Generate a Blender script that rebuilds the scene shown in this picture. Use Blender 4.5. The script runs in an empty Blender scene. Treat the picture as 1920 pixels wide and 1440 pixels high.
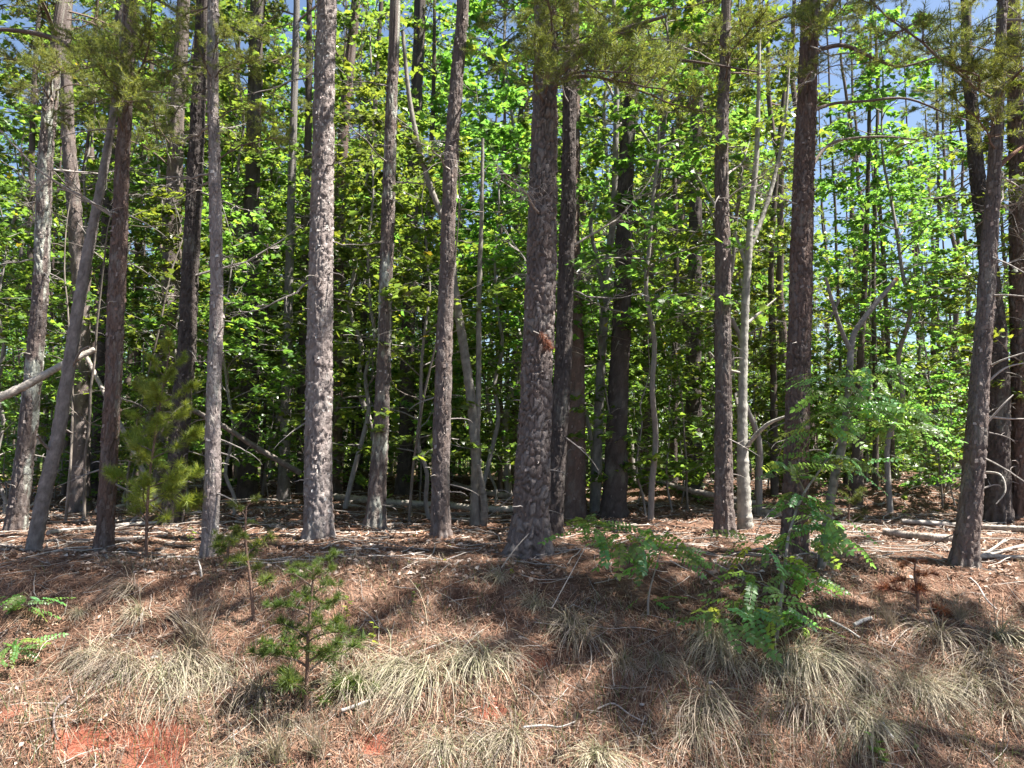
import bpy, math, random
import numpy as np
from mathutils import Vector, Matrix, Euler

C = bpy.context.scene
COL = C.collection
R = math.radians

# ------------------------------------------------------------------ camera, sky, sun, exposure
F_PX, PITCH, EYE = 1423.0, R(5.62), 1.05          # focal length in photo pixels, camera pitch, eye height
cam_data = bpy.data.cameras.new('camera')
cam = bpy.data.objects.new('camera', cam_data); COL.objects.link(cam)
cam.location = (0, 0, EYE); cam.rotation_euler = (R(90) + PITCH, 0, 0)
cam_data.sensor_width = 36.0; cam_data.lens = 36.0 * F_PX / 1920.0
cam_data.clip_start = 0.05; cam_data.clip_end = 3000
C.camera = cam

SUN_DIR = Vector((0.50, -0.07, 1.0)).normalized()   # towards the sun: high, from the right
SUN_EL = math.asin(SUN_DIR.z); SUN_AZ = math.atan2(SUN_DIR.x, SUN_DIR.y)
world = bpy.data.worlds.new('World'); C.world = world; world.use_nodes = True
wn = world.node_tree.nodes; wn.clear()
sky = wn.new('ShaderNodeTexSky'); sky.sky_type = 'NISHITA'; sky.sun_disc = False
sky.sun_elevation = SUN_EL; sky.sun_rotation = SUN_AZ
bg = wn.new('ShaderNodeBackground'); bg.inputs['Strength'].default_value = 0.05
wo = wn.new('ShaderNodeOutputWorld')
world.node_tree.links.new(sky.outputs[0], bg.inputs['Color'])
world.node_tree.links.new(bg.outputs[0], wo.inputs['Surface'])
sd = bpy.data.lights.new('sun', 'SUN'); sd.energy = 5.0; sd.angle = R(0.53); sd.color = (1.0, 0.95, 0.87)
sun = bpy.data.objects.new('sun', sd); COL.objects.link(sun)
sun.rotation_euler = SUN_DIR.to_track_quat('Z', 'Y').to_euler()
C.view_settings.view_transform = 'Standard'; C.view_settings.look = 'None'
C.view_settings.exposure = 2.12; C.view_settings.gamma = 1.0
C.view_settings.use_curve_mapping = False
C.render.engine = 'CYCLES'
C.cycles.max_bounces = 8; C.cycles.diffuse_bounces = 4; C.cycles.transmission_bounces = 6
C.cycles.use_denoising = True

# ------------------------------------------------------------------ small maths
def frac(a): return a - np.floor(a)
def hsh(i, j, k=0): return frac(np.sin(i * 127.1 + j * 311.7 + k * 74.7) * 43758.5453)
def vnoise(x, y, k=0):
    x = np.asarray(x, float); y = np.asarray(y, float)
    i, j = np.floor(x), np.floor(y); u, v = x - i, y - j
    u = u * u * (3 - 2 * u); v = v * v * (3 - 2 * v)
    a = hsh(i, j, k) * (1 - u) + hsh(i + 1, j, k) * u
    b = hsh(i, j + 1, k) * (1 - u) + hsh(i + 1, j + 1, k) * u
    return a * (1 - v) + b * v
def fbm(x, y, k=0, n=3):
    s, a, t = 0, 1.0, 0
    for o in range(n):
        s = s + a * vnoise(np.asarray(x) * 2 ** o, np.asarray(y) * 2 ** o, k + o); t += a; a *= .5
    return s / t
def softplus(b, k): return k * np.logaddexp(0, b / k)

MOUNDS = [(6.9, 13.6, .42, 1.2, .8), (5.2, 14.2, .30, .9, .7), (3.4, 16.0, .35, 1.3, .8), (-1.2, 17.5, .35, 1.5, .9), (-4.2, 19., .4, 1.7, .9),
          (8.6, 11.6, .12, 1.4, .6), (1.6, 12.5, .1, 1.2, .6), (-3.0, 12.2, .1, 1.2, .6)]
def gh(x, y):
    x = np.asarray(x, float); y = np.asarray(y, float)
    yc = 7.45 + .5 * (fbm(x * .45 + 3, x * 0 + .5, 3) - .5) + .0 * x
    b = yc - y
    drop = .49 * softplus(b, .16)
    drop = 1.42 - softplus(1.42 - drop, .12)                       # ditch bottom
    road = .72 / (1 + np.exp((y - 2.9) * 3.2))                      # up to the road verge behind the ditch
    up = np.clip(y - yc, 0, 13); rise = .030 * up - .030 * .0
    z = -drop + road + rise
    for mx, my, h, sx, sy in MOUNDS:
        z = z + h * np.exp(-((x - mx) / sx) ** 2 - ((y - my) / sy) ** 2)
    near = 1 / (1 + np.exp((np.abs(y - 9) - 12) * .8))
    z = z + near * (.13 * (fbm(x * 1.1, y * 1.1, 11) - .5) + .07 * (fbm(x * 4, y * 4, 17, 3) - .5))
    bank = np.exp(-((y - 6.0) / 1.3) ** 2)
    z = z + bank * .20 * (fbm(x * 1.7 + 8, y * 1.3, 23, 2) - .5)
    return z

CA, SA = math.cos(PITCH), math.sin(PITCH)
def ray(px, py):
    u = -(py - 720) / F_PX
    return np.array([(px - 960) / F_PX, CA - u * SA, SA + u * CA])
def at(px, py, Y):
    d = ray(px, py); t = Y / d[1]
    return np.array([d[0] * t, Y, EYE + d[2] * t])
def scale_at(Y): return Y / F_PX                                   # metres per photo pixel
def onground(px, py):
    d = ray(px, py); ts = np.arange(3.2, 60, .01)
    p = d[None] * ts[:, None]; z = EYE + p[:, 2]
    hit = np.nonzero(z < gh(p[:, 0], p[:, 1]))[0]
    i = hit[0] if len(hit) else len(ts) - 1
    return np.array([p[i, 0], p[i, 1], float(gh(p[i, 0], p[i, 1]))])

# ------------------------------------------------------------------ mesh helpers
class MB:
    """collects vertices, polygons of any size and a per-vertex colour"""
    def __init__(s): s.V = []; s.F = {}; s.A = []; s.n = 0; s.M = {}
    def add(s, V, F, col=None, mi=0):
        V = np.asarray(V, float).reshape(-1, 3); F = np.asarray(F, int)
        s.V.append(V)
        if col is None: col = (.5, .5, .5)
        col = np.asarray(col, float)
        if col.ndim == 1: col = np.repeat(col[None, :3], len(V), 0)
        s.A.append(col)
        s.F.setdefault((F.shape[1], mi), []).append(F + s.n)
        s.n += len(V)
    def mesh(s, name, mats, smooth=False):
        me = bpy.data.meshes.new(name)
        V = np.concatenate(s.V); A = np.concatenate(s.A)
        lv, ls, mi, st = [], [], [], 0
        for (k, m), L in s.F.items():
            f = np.concatenate(L); lv.append(f.ravel()); ls.append(st + np.arange(len(f)) * k); st += f.size
            mi.append(np.full(len(f), m))
        lv = np.concatenate(lv); ls = np.concatenate(ls); mi = np.concatenate(mi)
        me.vertices.add(len(V)); me.vertices.foreach_set('co', V.astype(np.float32).ravel())
        me.loops.add(len(lv)); me.loops.foreach_set('vertex_index', lv.astype(np.int32))
        me.polygons.add(len(ls)); me.polygons.foreach_set('loop_start', ls.astype(np.int32))
        me.polygons.foreach_set('material_index', mi.astype(np.int32))
        me.polygons.foreach_set('use_smooth', np.full(len(ls), smooth))
        at_ = me.attributes.new('col', 'FLOAT_COLOR', 'POINT')
        at_.data.foreach_set('color', np.concatenate([A, np.ones((len(A), 1))], 1).astype(np.float32).ravel())
        for m in (mats if isinstance(mats, (list, tuple)) else [mats]): me.materials.append(m)
        me.update(calc_edges=True); me.validate()
        return me

def link(name, me, parent=None, loc=(0, 0, 0), rot=(0, 0, 0), sc=1.0):
    o = bpy.data.objects.new(name, me); COL.objects.link(o)
    o.location = loc; o.rotation_euler = rot
    o.scale = (sc, sc, sc) if not hasattr(sc, '__len__') else sc
    if parent: o.parent = parent
    return o
def thing(name, label, cat, loc, group=None, rz=0, me=None, sc=1.0):
    o = link(name, me, None, [float(c) for c in loc], (0, 0, rz), sc)
    o['label'] = label; o['category'] = cat
    if group: o['group'] = group
    if me is None: o.empty_display_size = .2
    return o

def tube(P, rad, segs, caps=True):
    P = np.asarray(P, float); rad = np.asarray(rad, float); n = len(P)
    T = np.gradient(P, axis=0); T /= np.linalg.norm(T, axis=1)[:, None] + 1e-9
    ref = np.array([0, 1., 0]) if abs(T[0][1]) < .8 else np.array([1., 0, 0])
    X = np.cross(ref[None], T); X /= np.linalg.norm(X, axis=1)[:, None] + 1e-9
    Y = np.cross(T, X)
    th = np.arange(segs) / segs * 2 * math.pi
    D = X[:, None] * np.cos(th)[None, :, None] + Y[:, None] * np.sin(th)[None, :, None]
    V = (P[:, None] + D * rad[:, None, None] if rad.ndim == 1 else P[:, None] + D * rad[:, :, None]).reshape(-1, 3)
    i = np.arange(n - 1)[:, None] * segs; j = np.arange(segs)[None]; j2 = (j + 1) % segs
    Fq = np.stack([i + j, i + j2, i + segs + j2, i + segs + j], -1).reshape(-1, 4)
    return V, Fq, D
def spline(P, n):
    P = np.asarray(P, float); k = len(P); s = np.linspace(0, k - 1, n); i = np.clip(s.astype(int), 0, k - 2); t = (s - i)[:, None]
    g = lambda a: P[np.clip(a, 0, k - 1)]
    p0, p1, p2, p3 = g(i - 1), g(i), g(i + 1), g(i + 2)
    return .5 * (2 * p1 + (p2 - p0) * t + (2 * p0 - 5 * p1 + 4 * p2 - p3) * t ** 2 + (3 * p1 - p0 - 3 * p2 + p3) * t ** 3)
def crooked(rng, L, n, wob, droop=0.0, up=0.0):
    """a wandering twig along +X"""
    d = np.array([1., 0, up]); p = np.zeros(3); out = [p.copy()]
    for _ in range(n):
        d = d + rng.normal(0, wob, 3) + np.array([0, 0, -droop]); d /= np.linalg.norm(d)
        p = p + d * L / n; out.append(p.copy())
    return np.array(out)

# ------------------------------------------------------------------ materials
def mat(name, rough=.85, vary=.25, nscale=40.0, bump=0.0, bscale=60.0, trans=None, spec=.3, objvar=0.0, stretch=None):
    m = bpy.data.materials.new(name); m.use_nodes = True; nt = m.node_tree; nd = nt.nodes; L = nt.links
    b = nd['Principled BSDF']; out = nd['Material Output']
    a = nd.new('ShaderNodeAttribute'); a.attribute_name = 'col'
    tc = nd.new('ShaderNodeTexCoord'); mp = nd.new('ShaderNodeMapping'); L.new(tc.outputs['Object'], mp.inputs['Vector'])
    if stretch: mp.inputs['Scale'].default_value = stretch
    no = nd.new('ShaderNodeTexNoise'); no.inputs['Scale'].default_value = nscale; no.inputs['Detail'].default_value = 6
    L.new(mp.outputs[0], no.inputs['Vector'])
    mr = nd.new('ShaderNodeMapRange'); mr.inputs[1].default_value = .25; mr.inputs[2].default_value = .75
    mr.inputs[3].default_value = 1 - vary; mr.inputs[4].default_value = 1 + vary
    L.new(no.outputs['Fac'], mr.inputs[0])
    mx = nd.new('ShaderNodeVectorMath'); mx.operation = 'SCALE'
    L.new(a.outputs['Color'], mx.inputs[0]); L.new(mr.outputs[0], mx.inputs['Scale'])
    colour = mx.outputs[0]
    if objvar:
        oi = nd.new('ShaderNodeObjectInfo'); hs = nd.new('ShaderNodeHueSaturation')
        m1 = nd.new('ShaderNodeMapRange'); m1.inputs[3].default_value = .5 - objvar * .10; m1.inputs[4].default_value = .5 + objvar * .10
        m2 = nd.new('ShaderNodeMapRange'); m2.inputs[3].default_value = 1 - objvar; m2.inputs[4].default_value = 1 + objvar
        L.new(oi.outputs['Random'], m1.inputs[0]); L.new(oi.outputs['Random'], m2.inputs[0])
        L.new(m1.outputs[0], hs.inputs['Hue']); L.new(m2.outputs[0], hs.inputs['Value']); L.new(colour, hs.inputs['Color'])
        colour = hs.outputs['Color']
    L.new(colour, b.inputs['Base Color'])
    b.inputs['Roughness'].default_value = rough; b.inputs['Specular IOR Level'].default_value = spec
    if bump:
        n2 = nd.new('ShaderNodeTexNoise'); n2.inputs['Scale'].default_value = bscale; n2.inputs['Detail'].default_value = 8
        L.new(mp.outputs[0], n2.inputs['Vector'])
        bp = nd.new('ShaderNodeBump'); bp.inputs['Strength'].default_value = bump; bp.inputs['Distance'].default_value = .02
        L.new(n2.outputs['Fac'], bp.inputs['Height']); L.new(bp.outputs[0], b.inputs['Normal'])
    if trans:
        tr = nd.new('ShaderNodeBsdfTranslucent'); vm = nd.new('ShaderNodeVectorMath'); vm.operation = 'MULTIPLY'
        vm.inputs[1].default_value = trans[1]; L.new(colour, vm.inputs[0]); L.new(vm.outputs[0], tr.inputs['Color'])
        ms = nd.new('ShaderNodeMixShader'); ms.inputs[0].default_value = trans[0]
        L.new(b.outputs[0], ms.inputs[1]); L.new(tr.outputs[0], ms.inputs[2]); L.new(ms.outputs[0], out.inputs['Surface'])
    return m

M_BARK = mat('pine_bark', .9, .22, 60, .8, 110, spec=.15, stretch=(1, 1, .45))
M_SMOOTH = mat('grey_hardwood_bark', .85, .30, 22, .4, 60, spec=.2, stretch=(1, 1, .35))
M_DEAD = mat('weathered_dead_wood', .9, .28, 30, .4, 80, spec=.15)
M_LEAF = mat('broad_leaf', .36, .15, 14, trans=(.5, (3.1, 2.75, 1.7)), spec=.6, objvar=.3)
M_NEEDLE = mat('pine_needles', .5, .15, 20, trans=(.40, (2.0, 1.8, .9)), spec=.35, objvar=.10)
M_GRASS = mat('dry_grass_blades', .6, .2, 25, trans=(.25, (1.1, 1.05, .9)), spec=.3, objvar=.24)
M_LITTER = mat('fallen_litter', .75, .2, 30, trans=(.1, (1, 1, 1)), spec=.25)
M_DRYNEEDLE = mat('rusty_dead_needles', .7, .2, 30, trans=(.2, (1.2, 1, .8)), spec=.2)
M_STONE = mat('stone', .9, .3, 30, .5, 50, spec=.2)

# ground: pine straw over red clay, from the 'col' attribute with grain and fine relief
M_GROUND = mat('pine_straw_soil', .95, .45, 9, 1.0, 45, spec=.1)
_nt = M_GROUND.node_tree
_w = _nt.nodes.new('ShaderNodeTexNoise'); _w.inputs['Scale'].default_value = 90; _w.inputs['Detail'].default_value = 9; _w.inputs['Distortion'].default_value = 2.5
_h = [l.from_node for l in _nt.links if l.to_node.type == 'BSDF_PRINCIPLED' and l.to_socket.name == 'Base Color'][0]
_mr = _nt.nodes.new('ShaderNodeMapRange'); _mr.inputs[1].default_value = .3; _mr.inputs[2].default_value = .7; _mr.inputs[3].default_value = .62; _mr.inputs[4].default_value = 1.35
_tc = _nt.nodes.new('ShaderNodeTexCoord')
_sc = _nt.nodes.new('ShaderNodeVectorMath'); _sc.operation = 'SCALE'
_nt.links.new(_tc.outputs['Object'], _w.inputs['Vector']); _nt.links.new(_w.outputs['Fac'], _mr.inputs[0])
_nt.links.new(_h.outputs[0], _sc.inputs[0]); _nt.links.new(_mr.outputs[0], _sc.inputs['Scale'])
_nt.links.new(_sc.outputs[0], _nt.nodes['Principled BSDF'].inputs['Base Color'])

# ------------------------------------------------------------------ ground: one sheet to the horizon
CLAY = [(160, 1382, .2), (300, 1382, .26), (285, 1428, .24), (1000, 1240, .13), (925, 1325, .13), (1390, 1330, .11),
        (20, 1330, .12), (700, 1390, .12), (640, 1205, .08)]
CLAY_P = [(onground(a, b), r) for a, b, r in CLAY]
def build_ground():
    ex = np.cumsum(.06 * 1.11 ** np.arange(66)); xs = np.concatenate([-7.5 - ex[::-1], np.arange(-7.5, 7.5, .055), 7.5 + ex])
    ey = np.cumsum(.12 * 1.10 ** np.arange(60)); y0 = np.arange(4, 9.5, .05); y1 = np.arange(9.5, 22, .11)
    ys = np.concatenate([4 - np.cumsum(.08 * 1.16 ** np.arange(36))[::-1], y0, y1, 22 + ey])
    X, Y = np.meshgrid(xs, ys); Z = gh(X, Y)
    # exposed clay is eroded a little below the straw
    clay = np.zeros_like(X)
    for p, r in CLAY_P:
        clay = np.maximum(clay, np.exp(-((X - p[0]) / (1.25 * r)) ** 2 - ((Y - p[1]) / (.75 * r)) ** 2))
    clay = np.clip((clay * (.25 + fbm(X * 5, Y * 5, 41) + .5 * fbm(X * 16, Y * 16, 43, 2)) - .42) * 4, 0, 1)
    Z = Z - .05 * clay
    n1 = fbm(X * 2.3, Y * 2.3, 51)[..., None]; n2 = fbm(X * 7, Y * 7, 57)[..., None]
    straw = np.array([.285, .175, .125]) * (1 - n1) + np.array([.20, .115, .08]) * n1
    straw = straw * np.array([1.0, .93, .9]) * (.26 + .42 * n2)
    duff = np.array([.17, .115, .085]); k = np.clip((n2 - .5) * 4, 0, 1) * .6
    col = straw * (1 - k) + duff * k
    c2 = np.array([.175, .058, .037]) * (.4 + 1.2 * n2)
    col = col * (1 - clay[..., None]) + c2 * clay[..., None]
    far = 1 / (1 + np.exp(-(Y - 40 + .35 * (12 - np.clip(X, -20, 20))) / 2.0)) * np.clip(fbm(X * .2, Y * .2, 61) * 2.2 - .2, 0, 1)
    col = col * (1 - far[..., None]) + np.array([.10, .13, .035]) * far[..., None]
    road = 1 / (1 + np.exp((Y - 1.6) * 9)); col = col * (1 - road[..., None]) + np.array([.055, .053, .05]) * road[..., None]
    ny, nx = X.shape
    i = np.arange(ny - 1)[:, None] * nx; j = np.arange(nx - 1)[None]
    Fq = np.stack([i + j, i + j + 1, i + nx + j + 1, i + nx + j], -1).reshape(-1, 4)
    mb = MB(); mb.add(np.stack([X, Y, Z], -1), Fq, col.reshape(-1, 3))
    o = link('ground', mb.mesh('ground', M_GROUND, True)); o['kind'] = 'structure'
build_ground()

# ------------------------------------------------------------------ bark trunks
def worley(u, v, nu, k):
    iu, iv = np.floor(u), np.floor(v); f1 = np.full(u.shape, 9.); f2 = f1.copy(); idv = np.zeros(u.shape)
    for a in (-1, 0, 1):
        for b in (-1, 0, 1):
            ci, cj = iu + a, iv + b; cm = np.mod(ci, nu)
            d = np.hypot(ci + .15 + .7 * hsh(cm, cj, k) - u, cj + .15 + .7 * hsh(cm, cj, k + 5) - v)
            idn = hsh(cm, cj, k + 9)
            near = d < f1; f2 = np.where(near, f1, np.minimum(f2, d)); idv = np.where(near, idn, idv); f1 = np.where(near, d, f1)
    return f1, f2, idv

BARKS = {  # colour triples the plates are mixed from
    'brown': [(.175, .14, .13), (.205, .155, .135), (.26, .225, .21), (.135, .11, .103)],
    'red':   [(.17, .115, .095), (.205, .135, .11), (.22, .18, .165), (.125, .09, .078)],
    'pale':  [(.30, .25, .235), (.37, .315, .295), (.43, .38, .355), (.21, .17, .16)],
    'grey':  [(.20, .178, .17), (.25, .228, .215), (.29, .27, .255), (.16, .142, .133)],
    'dark':  [(.085, .07, .066), (.11, .09, .083), (.14, .118, .11), (.07, .058, .055)],
}
def trunk_mesh(P, W, top_z, seed, bark='brown', lichen=.0, plate=(.05, .095), depth=.024, segs=30, rowstep=.035, detail_z=6.6, smooth_bark=False):
    """P: world points going up, W: diameters.  Returns mesh builder (world space), centre line function."""
    rng = np.random.default_rng(seed)
    P = np.asarray(P, float); W = np.asarray(W, float)
    # down into the soil, and up to the top with a fading lean
    d0 = (P[1] - P[0]); d0 /= np.linalg.norm(d0)
    lo = P[0] - d0 * .35
    d1 = P[-1] - P[-2]; d1 = d1 / d1[2]; d1[:2] *= .6; d1[1] += rng.normal(0, .01)
    ups, ws = [], []
    z = P[-1][2]
    if top_z > z + .3:
        nst = max(2, int((top_z - z) / 1.5))
        for k in range(1, nst + 1):
            t = k / nst; q = P[-1] + d1 * (top_z - z) * t; q[0] += .08 * math.sin(k * 1.7 + seed); q[1] += .08 * math.cos(k * 1.3 + seed)
            ups.append(q); ws.append(W[-1] * (1 - .85 * t))
    PP = np.concatenate([[lo], P] + ([ups] if ups else [])); WW = np.concatenate([[W[0] * 1.15], W, ws])
    zz = PP[:, 2]
    zs = np.concatenate([np.arange(zz[0], min(detail_z, zz[-1]), rowstep), np.arange(min(detail_z, zz[-1]), zz[-1] + .01, .5)])
    zs = np.unique(np.round(zs, 4))
    dense = spline(np.concatenate([PP, WW[:, None]], 1), 60 * len(PP)); o = np.argsort(dense[:, 2], kind='stable'); dense = dense[o]
    cx, cy, w = (np.interp(zs, dense[:, 2], dense[:, k]) for k in (0, 1, 3))
    # small wobble of the axis
    amp = .12 * w; cx = cx + amp * (fbm(zs * 1.1, zs * 0 + seed, 71) - .5); cy = cy + amp * (fbm(zs * 1.1, zs * 0 + seed + 5, 73) - .5)
    th = np.arange(segs) / segs; TH, ZZ = np.meshgrid(th, zs); r = np.repeat((w / 2)[:, None], segs, 1)
    rm = float(np.median(w)) / 2
    nu = max(5, int(round(2 * math.pi * rm / plate[0])))
    cth, sth = np.cos(TH * 6.2832), np.sin(TH * 6.2832)
    uu = TH * nu + 1.5 * (fbm(cth * 2.5 + ZZ * 3, sth * 2.5 + ZZ * 5, seed, 2) - .5)
    vv = ZZ / plate[1] + 2.2 * fbm(cth * 2.2 + 7 + ZZ * 2, sth * 2.2 + ZZ * 4, seed + 2, 2)
    f1, f2, idv = worley(uu, vv, nu, seed)
    e = np.clip((f2 - f1) / .24, 0, 1); e = e * e * (3 - 2 * e)
    big = .06 * (fbm(np.sin(TH * 6.283) * 1.2 + ZZ * .6, np.cos(TH * 6.283) * 1.2 + ZZ * 1.1, seed + 4) - .5)
    base_flare = .42 * np.exp(-np.clip(ZZ - P[0][2] + .05, 0, 9) / .17) * np.sin(TH * 6.283 * 5 + seed) ** 2
    dep = depth * np.clip(rm / .12, .35, 1.2)
    r = r * (1 + big + base_flare) + dep * (e - .6) + dep * .7 * (idv - .5) * e
    if smooth_bark: r = np.repeat((w / 2)[:, None], segs, 1) * (1 + big * 1.4) + .002 * (e - .5)
    pal = np.array(BARKS[bark]) * np.array([.84, .84, .84]); m = (idv * 3.999).astype(int)
    col = pal[m]
    n = fbm(TH * 9, ZZ * 3.5, seed + 8)[..., None]
    col = (col * .6 + pal.mean(0) * .4) * (.86 + .16 * n)
    li = np.clip((fbm(np.sin(TH * 6.283) * 2.2 + 9, ZZ * 2.4, seed + 12, 3) - (.72 - .35 * lichen)) * 9, 0, 1)
    li = li * np.clip(lichen * 2.2, 0, 1) * (.4 + .6 * (hsh(idv * 91, idv * 7, 3) > .4))
    col = col * (1 - li[..., None]) + np.array([.40, .41, .36]) * li[..., None]
    V = np.stack([cx[:, None] + np.cos(TH * 6.28318) * r, cy[:, None] + np.sin(TH * 6.28318) * r, ZZ], -1)
    nr = len(zs); i = np.arange(nr - 1)[:, None] * segs; j = np.arange(segs)[None]; j2 = (j + 1) % segs
    Fq = np.stack([i + j, i + j2, i + segs + j2, i + segs + j], -1).reshape(-1, 4)
    mb = MB(); mb.add(V, Fq, col.reshape(-1, 3))
    axis = lambda z: (np.interp(z, zs, cx), np.interp(z, zs, cy), np.interp(z, zs, w) / 2)
    return mb, axis

def flakes(axis, z0, z1, n, seed, bark):
    """loose bark scales that stand off the trunk"""
    rng = np.random.default_rng(seed); mb = MB(); pal = np.array(BARKS[bark])
    z = rng.uniform(z0, z1, n); a = rng.uniform(0, 2 * math.pi, n)
    cx, cy, r = axis(z)
    N = np.stack([np.cos(a), np.sin(a), np.zeros(n)], 1); T = np.stack([-np.sin(a), np.cos(a), np.zeros(n)], 1); U = np.array([0, 0, 1.])[None]
    c = np.stack([cx, cy, z], 1) + N * (r + .002)[:, None]
    h = rng.uniform(.014, .045, n)[:, None]; w = rng.uniform(.008, .022, n)[:, None]; off = rng.uniform(.004, .022, n)[:, None]; tl = rng.normal(0, .5, n)[:, None]
    Tt = T + U * tl * .4
    side = rng.choice([-1., 1.], n)[:, None]
    v0 = c - Tt * w - U * h * .5 + N * off * (side > 0); v1 = c + Tt * w - U * h * .4 + N * off * (side < 0)
    v2 = c + Tt * w * .8 + U * h * .6 + N * off * (side < 0) * .7; v3 = c - Tt * w * .8 + U * h * .5 + N * off * (side > 0) * .7
    V = np.stack([v0, v1, v2, v3], 1).reshape(-1, 3)
    col = np.repeat(np.clip(pal[rng.integers(0, 3, n)] * rng.uniform(.9, 1.5, n)[:, None], 0, .5), 4, 0)
    mb.add(V, np.arange(n * 4).reshape(-1, 4), col)
    return mb

# ------------------------------------------------------------------ dead branch, bough, crown, leaf prototypes
GREY = np.array([.30, .27, .25])
def dead_branch_mesh(name, L, r, seed, twigs=6, droop=.03, fine=0, col=GREY):
    rng = np.random.default_rng(seed); mb = MB()
    P = crooked(rng, L, 9, .16, droop, rng.uniform(-.1, .35)); V, Fq, _ = tube(P, np.linspace(r, r * .22, len(P)), 5); mb.add(V, Fq, col * rng.uniform(.75, 1.25))
    for k in range(twigs):
        i = rng.integers(2, len(P) - 1); l = L * rng.uniform(.15, .45) * (1 - i / len(P) * .5)
        Q = crooked(rng, l, 6, .22, droop, rng.uniform(-.3, .5)); a = rng.choice([-1, 1]) * rng.uniform(.5, 1.3)
        Rm = np.array(Matrix.Rotation(a, 3, 'Z')); Q = Q @ Rm.T + P[i]
        V, Fq, _ = tube(Q, np.linspace(r * .4, r * .14, len(Q)), 3); mb.add(V, Fq, col * rng.uniform(.75, 1.3))
        for q in range(fine):
            i2 = rng.integers(1, len(Q)); S = crooked(rng, l * .5, 4, .3, droop, rng.uniform(-.5, .5))
            Rm2 = np.array(Matrix.Rotation(a + rng.choice([-1, 1]) * rng.uniform(.5, 1.2), 3, 'Z')); S = S @ Rm2.T + Q[i2]
            V, Fq, _ = tube(S, np.linspace(r * .2, r * .1, len(S)), 3); mb.add(V, Fq, col * rng.uniform(.75, 1.3))
    return mb.mesh(name, M_DEAD)

def needles_along(mb, rng, Q, n, L, cols, wid=.0028, start=.25, spread=.9):
    """fans of needles along polyline Q"""
    s = rng.uniform(start, 1, n) ** .8 * (len(Q) - 1); i = np.clip(s.astype(int), 0, len(Q) - 2); t = (s - i)[:, None]
    p = Q[i] * (1 - t) + Q[i + 1] * t; ax = Q[i + 1] - Q[i]; ax /= np.linalg.norm(ax, axis=1)[:, None] + 1e-9
    d = rng.normal(0, 1, (n, 3)); d -= ax * (d * ax).sum(1)[:, None]; d /= np.linalg.norm(d, axis=1)[:, None] + 1e-9
    d = d * spread + ax * rng.uniform(.35, 1.1, n)[:, None] + np.array([0, 0, .12]); d /= np.linalg.norm(d, axis=1)[:, None]
    l = L * rng.uniform(.7, 1.15, n)[:, None]
    side = np.cross(d, rng.normal(0, 1, (n, 3))); side /= np.linalg.norm(side, axis=1)[:, None] + 1e-9
    V = np.stack([p + side * wid, p - side * wid, p + d * l], 1).reshape(-1, 3)
    cols = np.asarray(cols); c = cols[rng.integers(0, len(cols), n)] * rng.uniform(.75, 1.25, n)[:, None]
    mb.add(V, np.arange(3 * n).reshape(-1, 3), np.repeat(c, 3, 0))

NEEDLE_OLD = [(.08, .105, .034), (.105, .125, .042), (.06, .085, .034)]
NEEDLE_NEW = [(.15, .21, .04), (.19, .23, .055), (.11, .16, .04)]
def bough_parts(seed, L, twigs, per_twig, nl=.065, cols=NEEDLE_OLD, r=.018, wid=.0028, full=False):
    """wood builder and needle builder of one bough along +X"""
    rng = np.random.default_rng(seed); wood = MB(); need = MB()
    P = crooked(rng, L, 10, .12, .015, .25); V, Fq, _ = tube(P, np.linspace(r, r * .25, len(P)), 5); wood.add(V, Fq, np.array([.16, .12, .10]))
    for k in range(twigs):
        f = rng.uniform(.25, 1); i = min(int(f * (len(P) - 1)), len(P) - 2); l = L * rng.uniform(.16, .36) * (1.15 - .6 * f)
        a = rng.choice([-1, 1]) * rng.uniform(.4, 1.15); Q = crooked(rng, l, 6, .18, -.03, rng.uniform(-.1, .5))
        Q = Q @ (np.array(Matrix.Rotation(rng.uniform(-.9, .9), 3, 'X')) @ np.array(Matrix.Rotation(a, 3, 'Z'))).T + P[i]
        V, Fq, _ = tube(Q, np.linspace(r * .35, r * .12, len(Q)), 3); wood.add(V, Fq, np.array([.18, .13, .10]))
        needles_along(need, rng, Q, per_twig, nl, cols, wid)
        for q in range(2):
            i2 = rng.integers(1, len(Q) - 1); S = crooked(rng, l * .55, 4, .2, -.03, .2)
            S = S @ np.array(Matrix.Rotation(a + rng.choice([-1, 1]) * rng.uniform(.4, .9), 3, 'Z')).T + Q[i2]
            needles_along(need, rng, S, per_twig // 2, nl, cols, wid, .1)
    needles_along(need, rng, P, per_twig, nl, cols, wid, .7)
    if full: needles_along(need, rng, P, per_twig * 3, nl, cols, wid, .15)
    return wood, need
BOUGHS = []
for s in range(6):
    w_, n_ = bough_parts(100 + s, 1.9, 20, 80, .078, cols=NEEDLE_OLD + [(.17, .21, .06), (.22, .25, .08), (.20, .24, .06), (.13, .18, .05)], wid=.003)
    BOUGHS.append((w_.mesh('bough', M_BARK), n_.mesh('needles', M_NEEDLE)))

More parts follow.
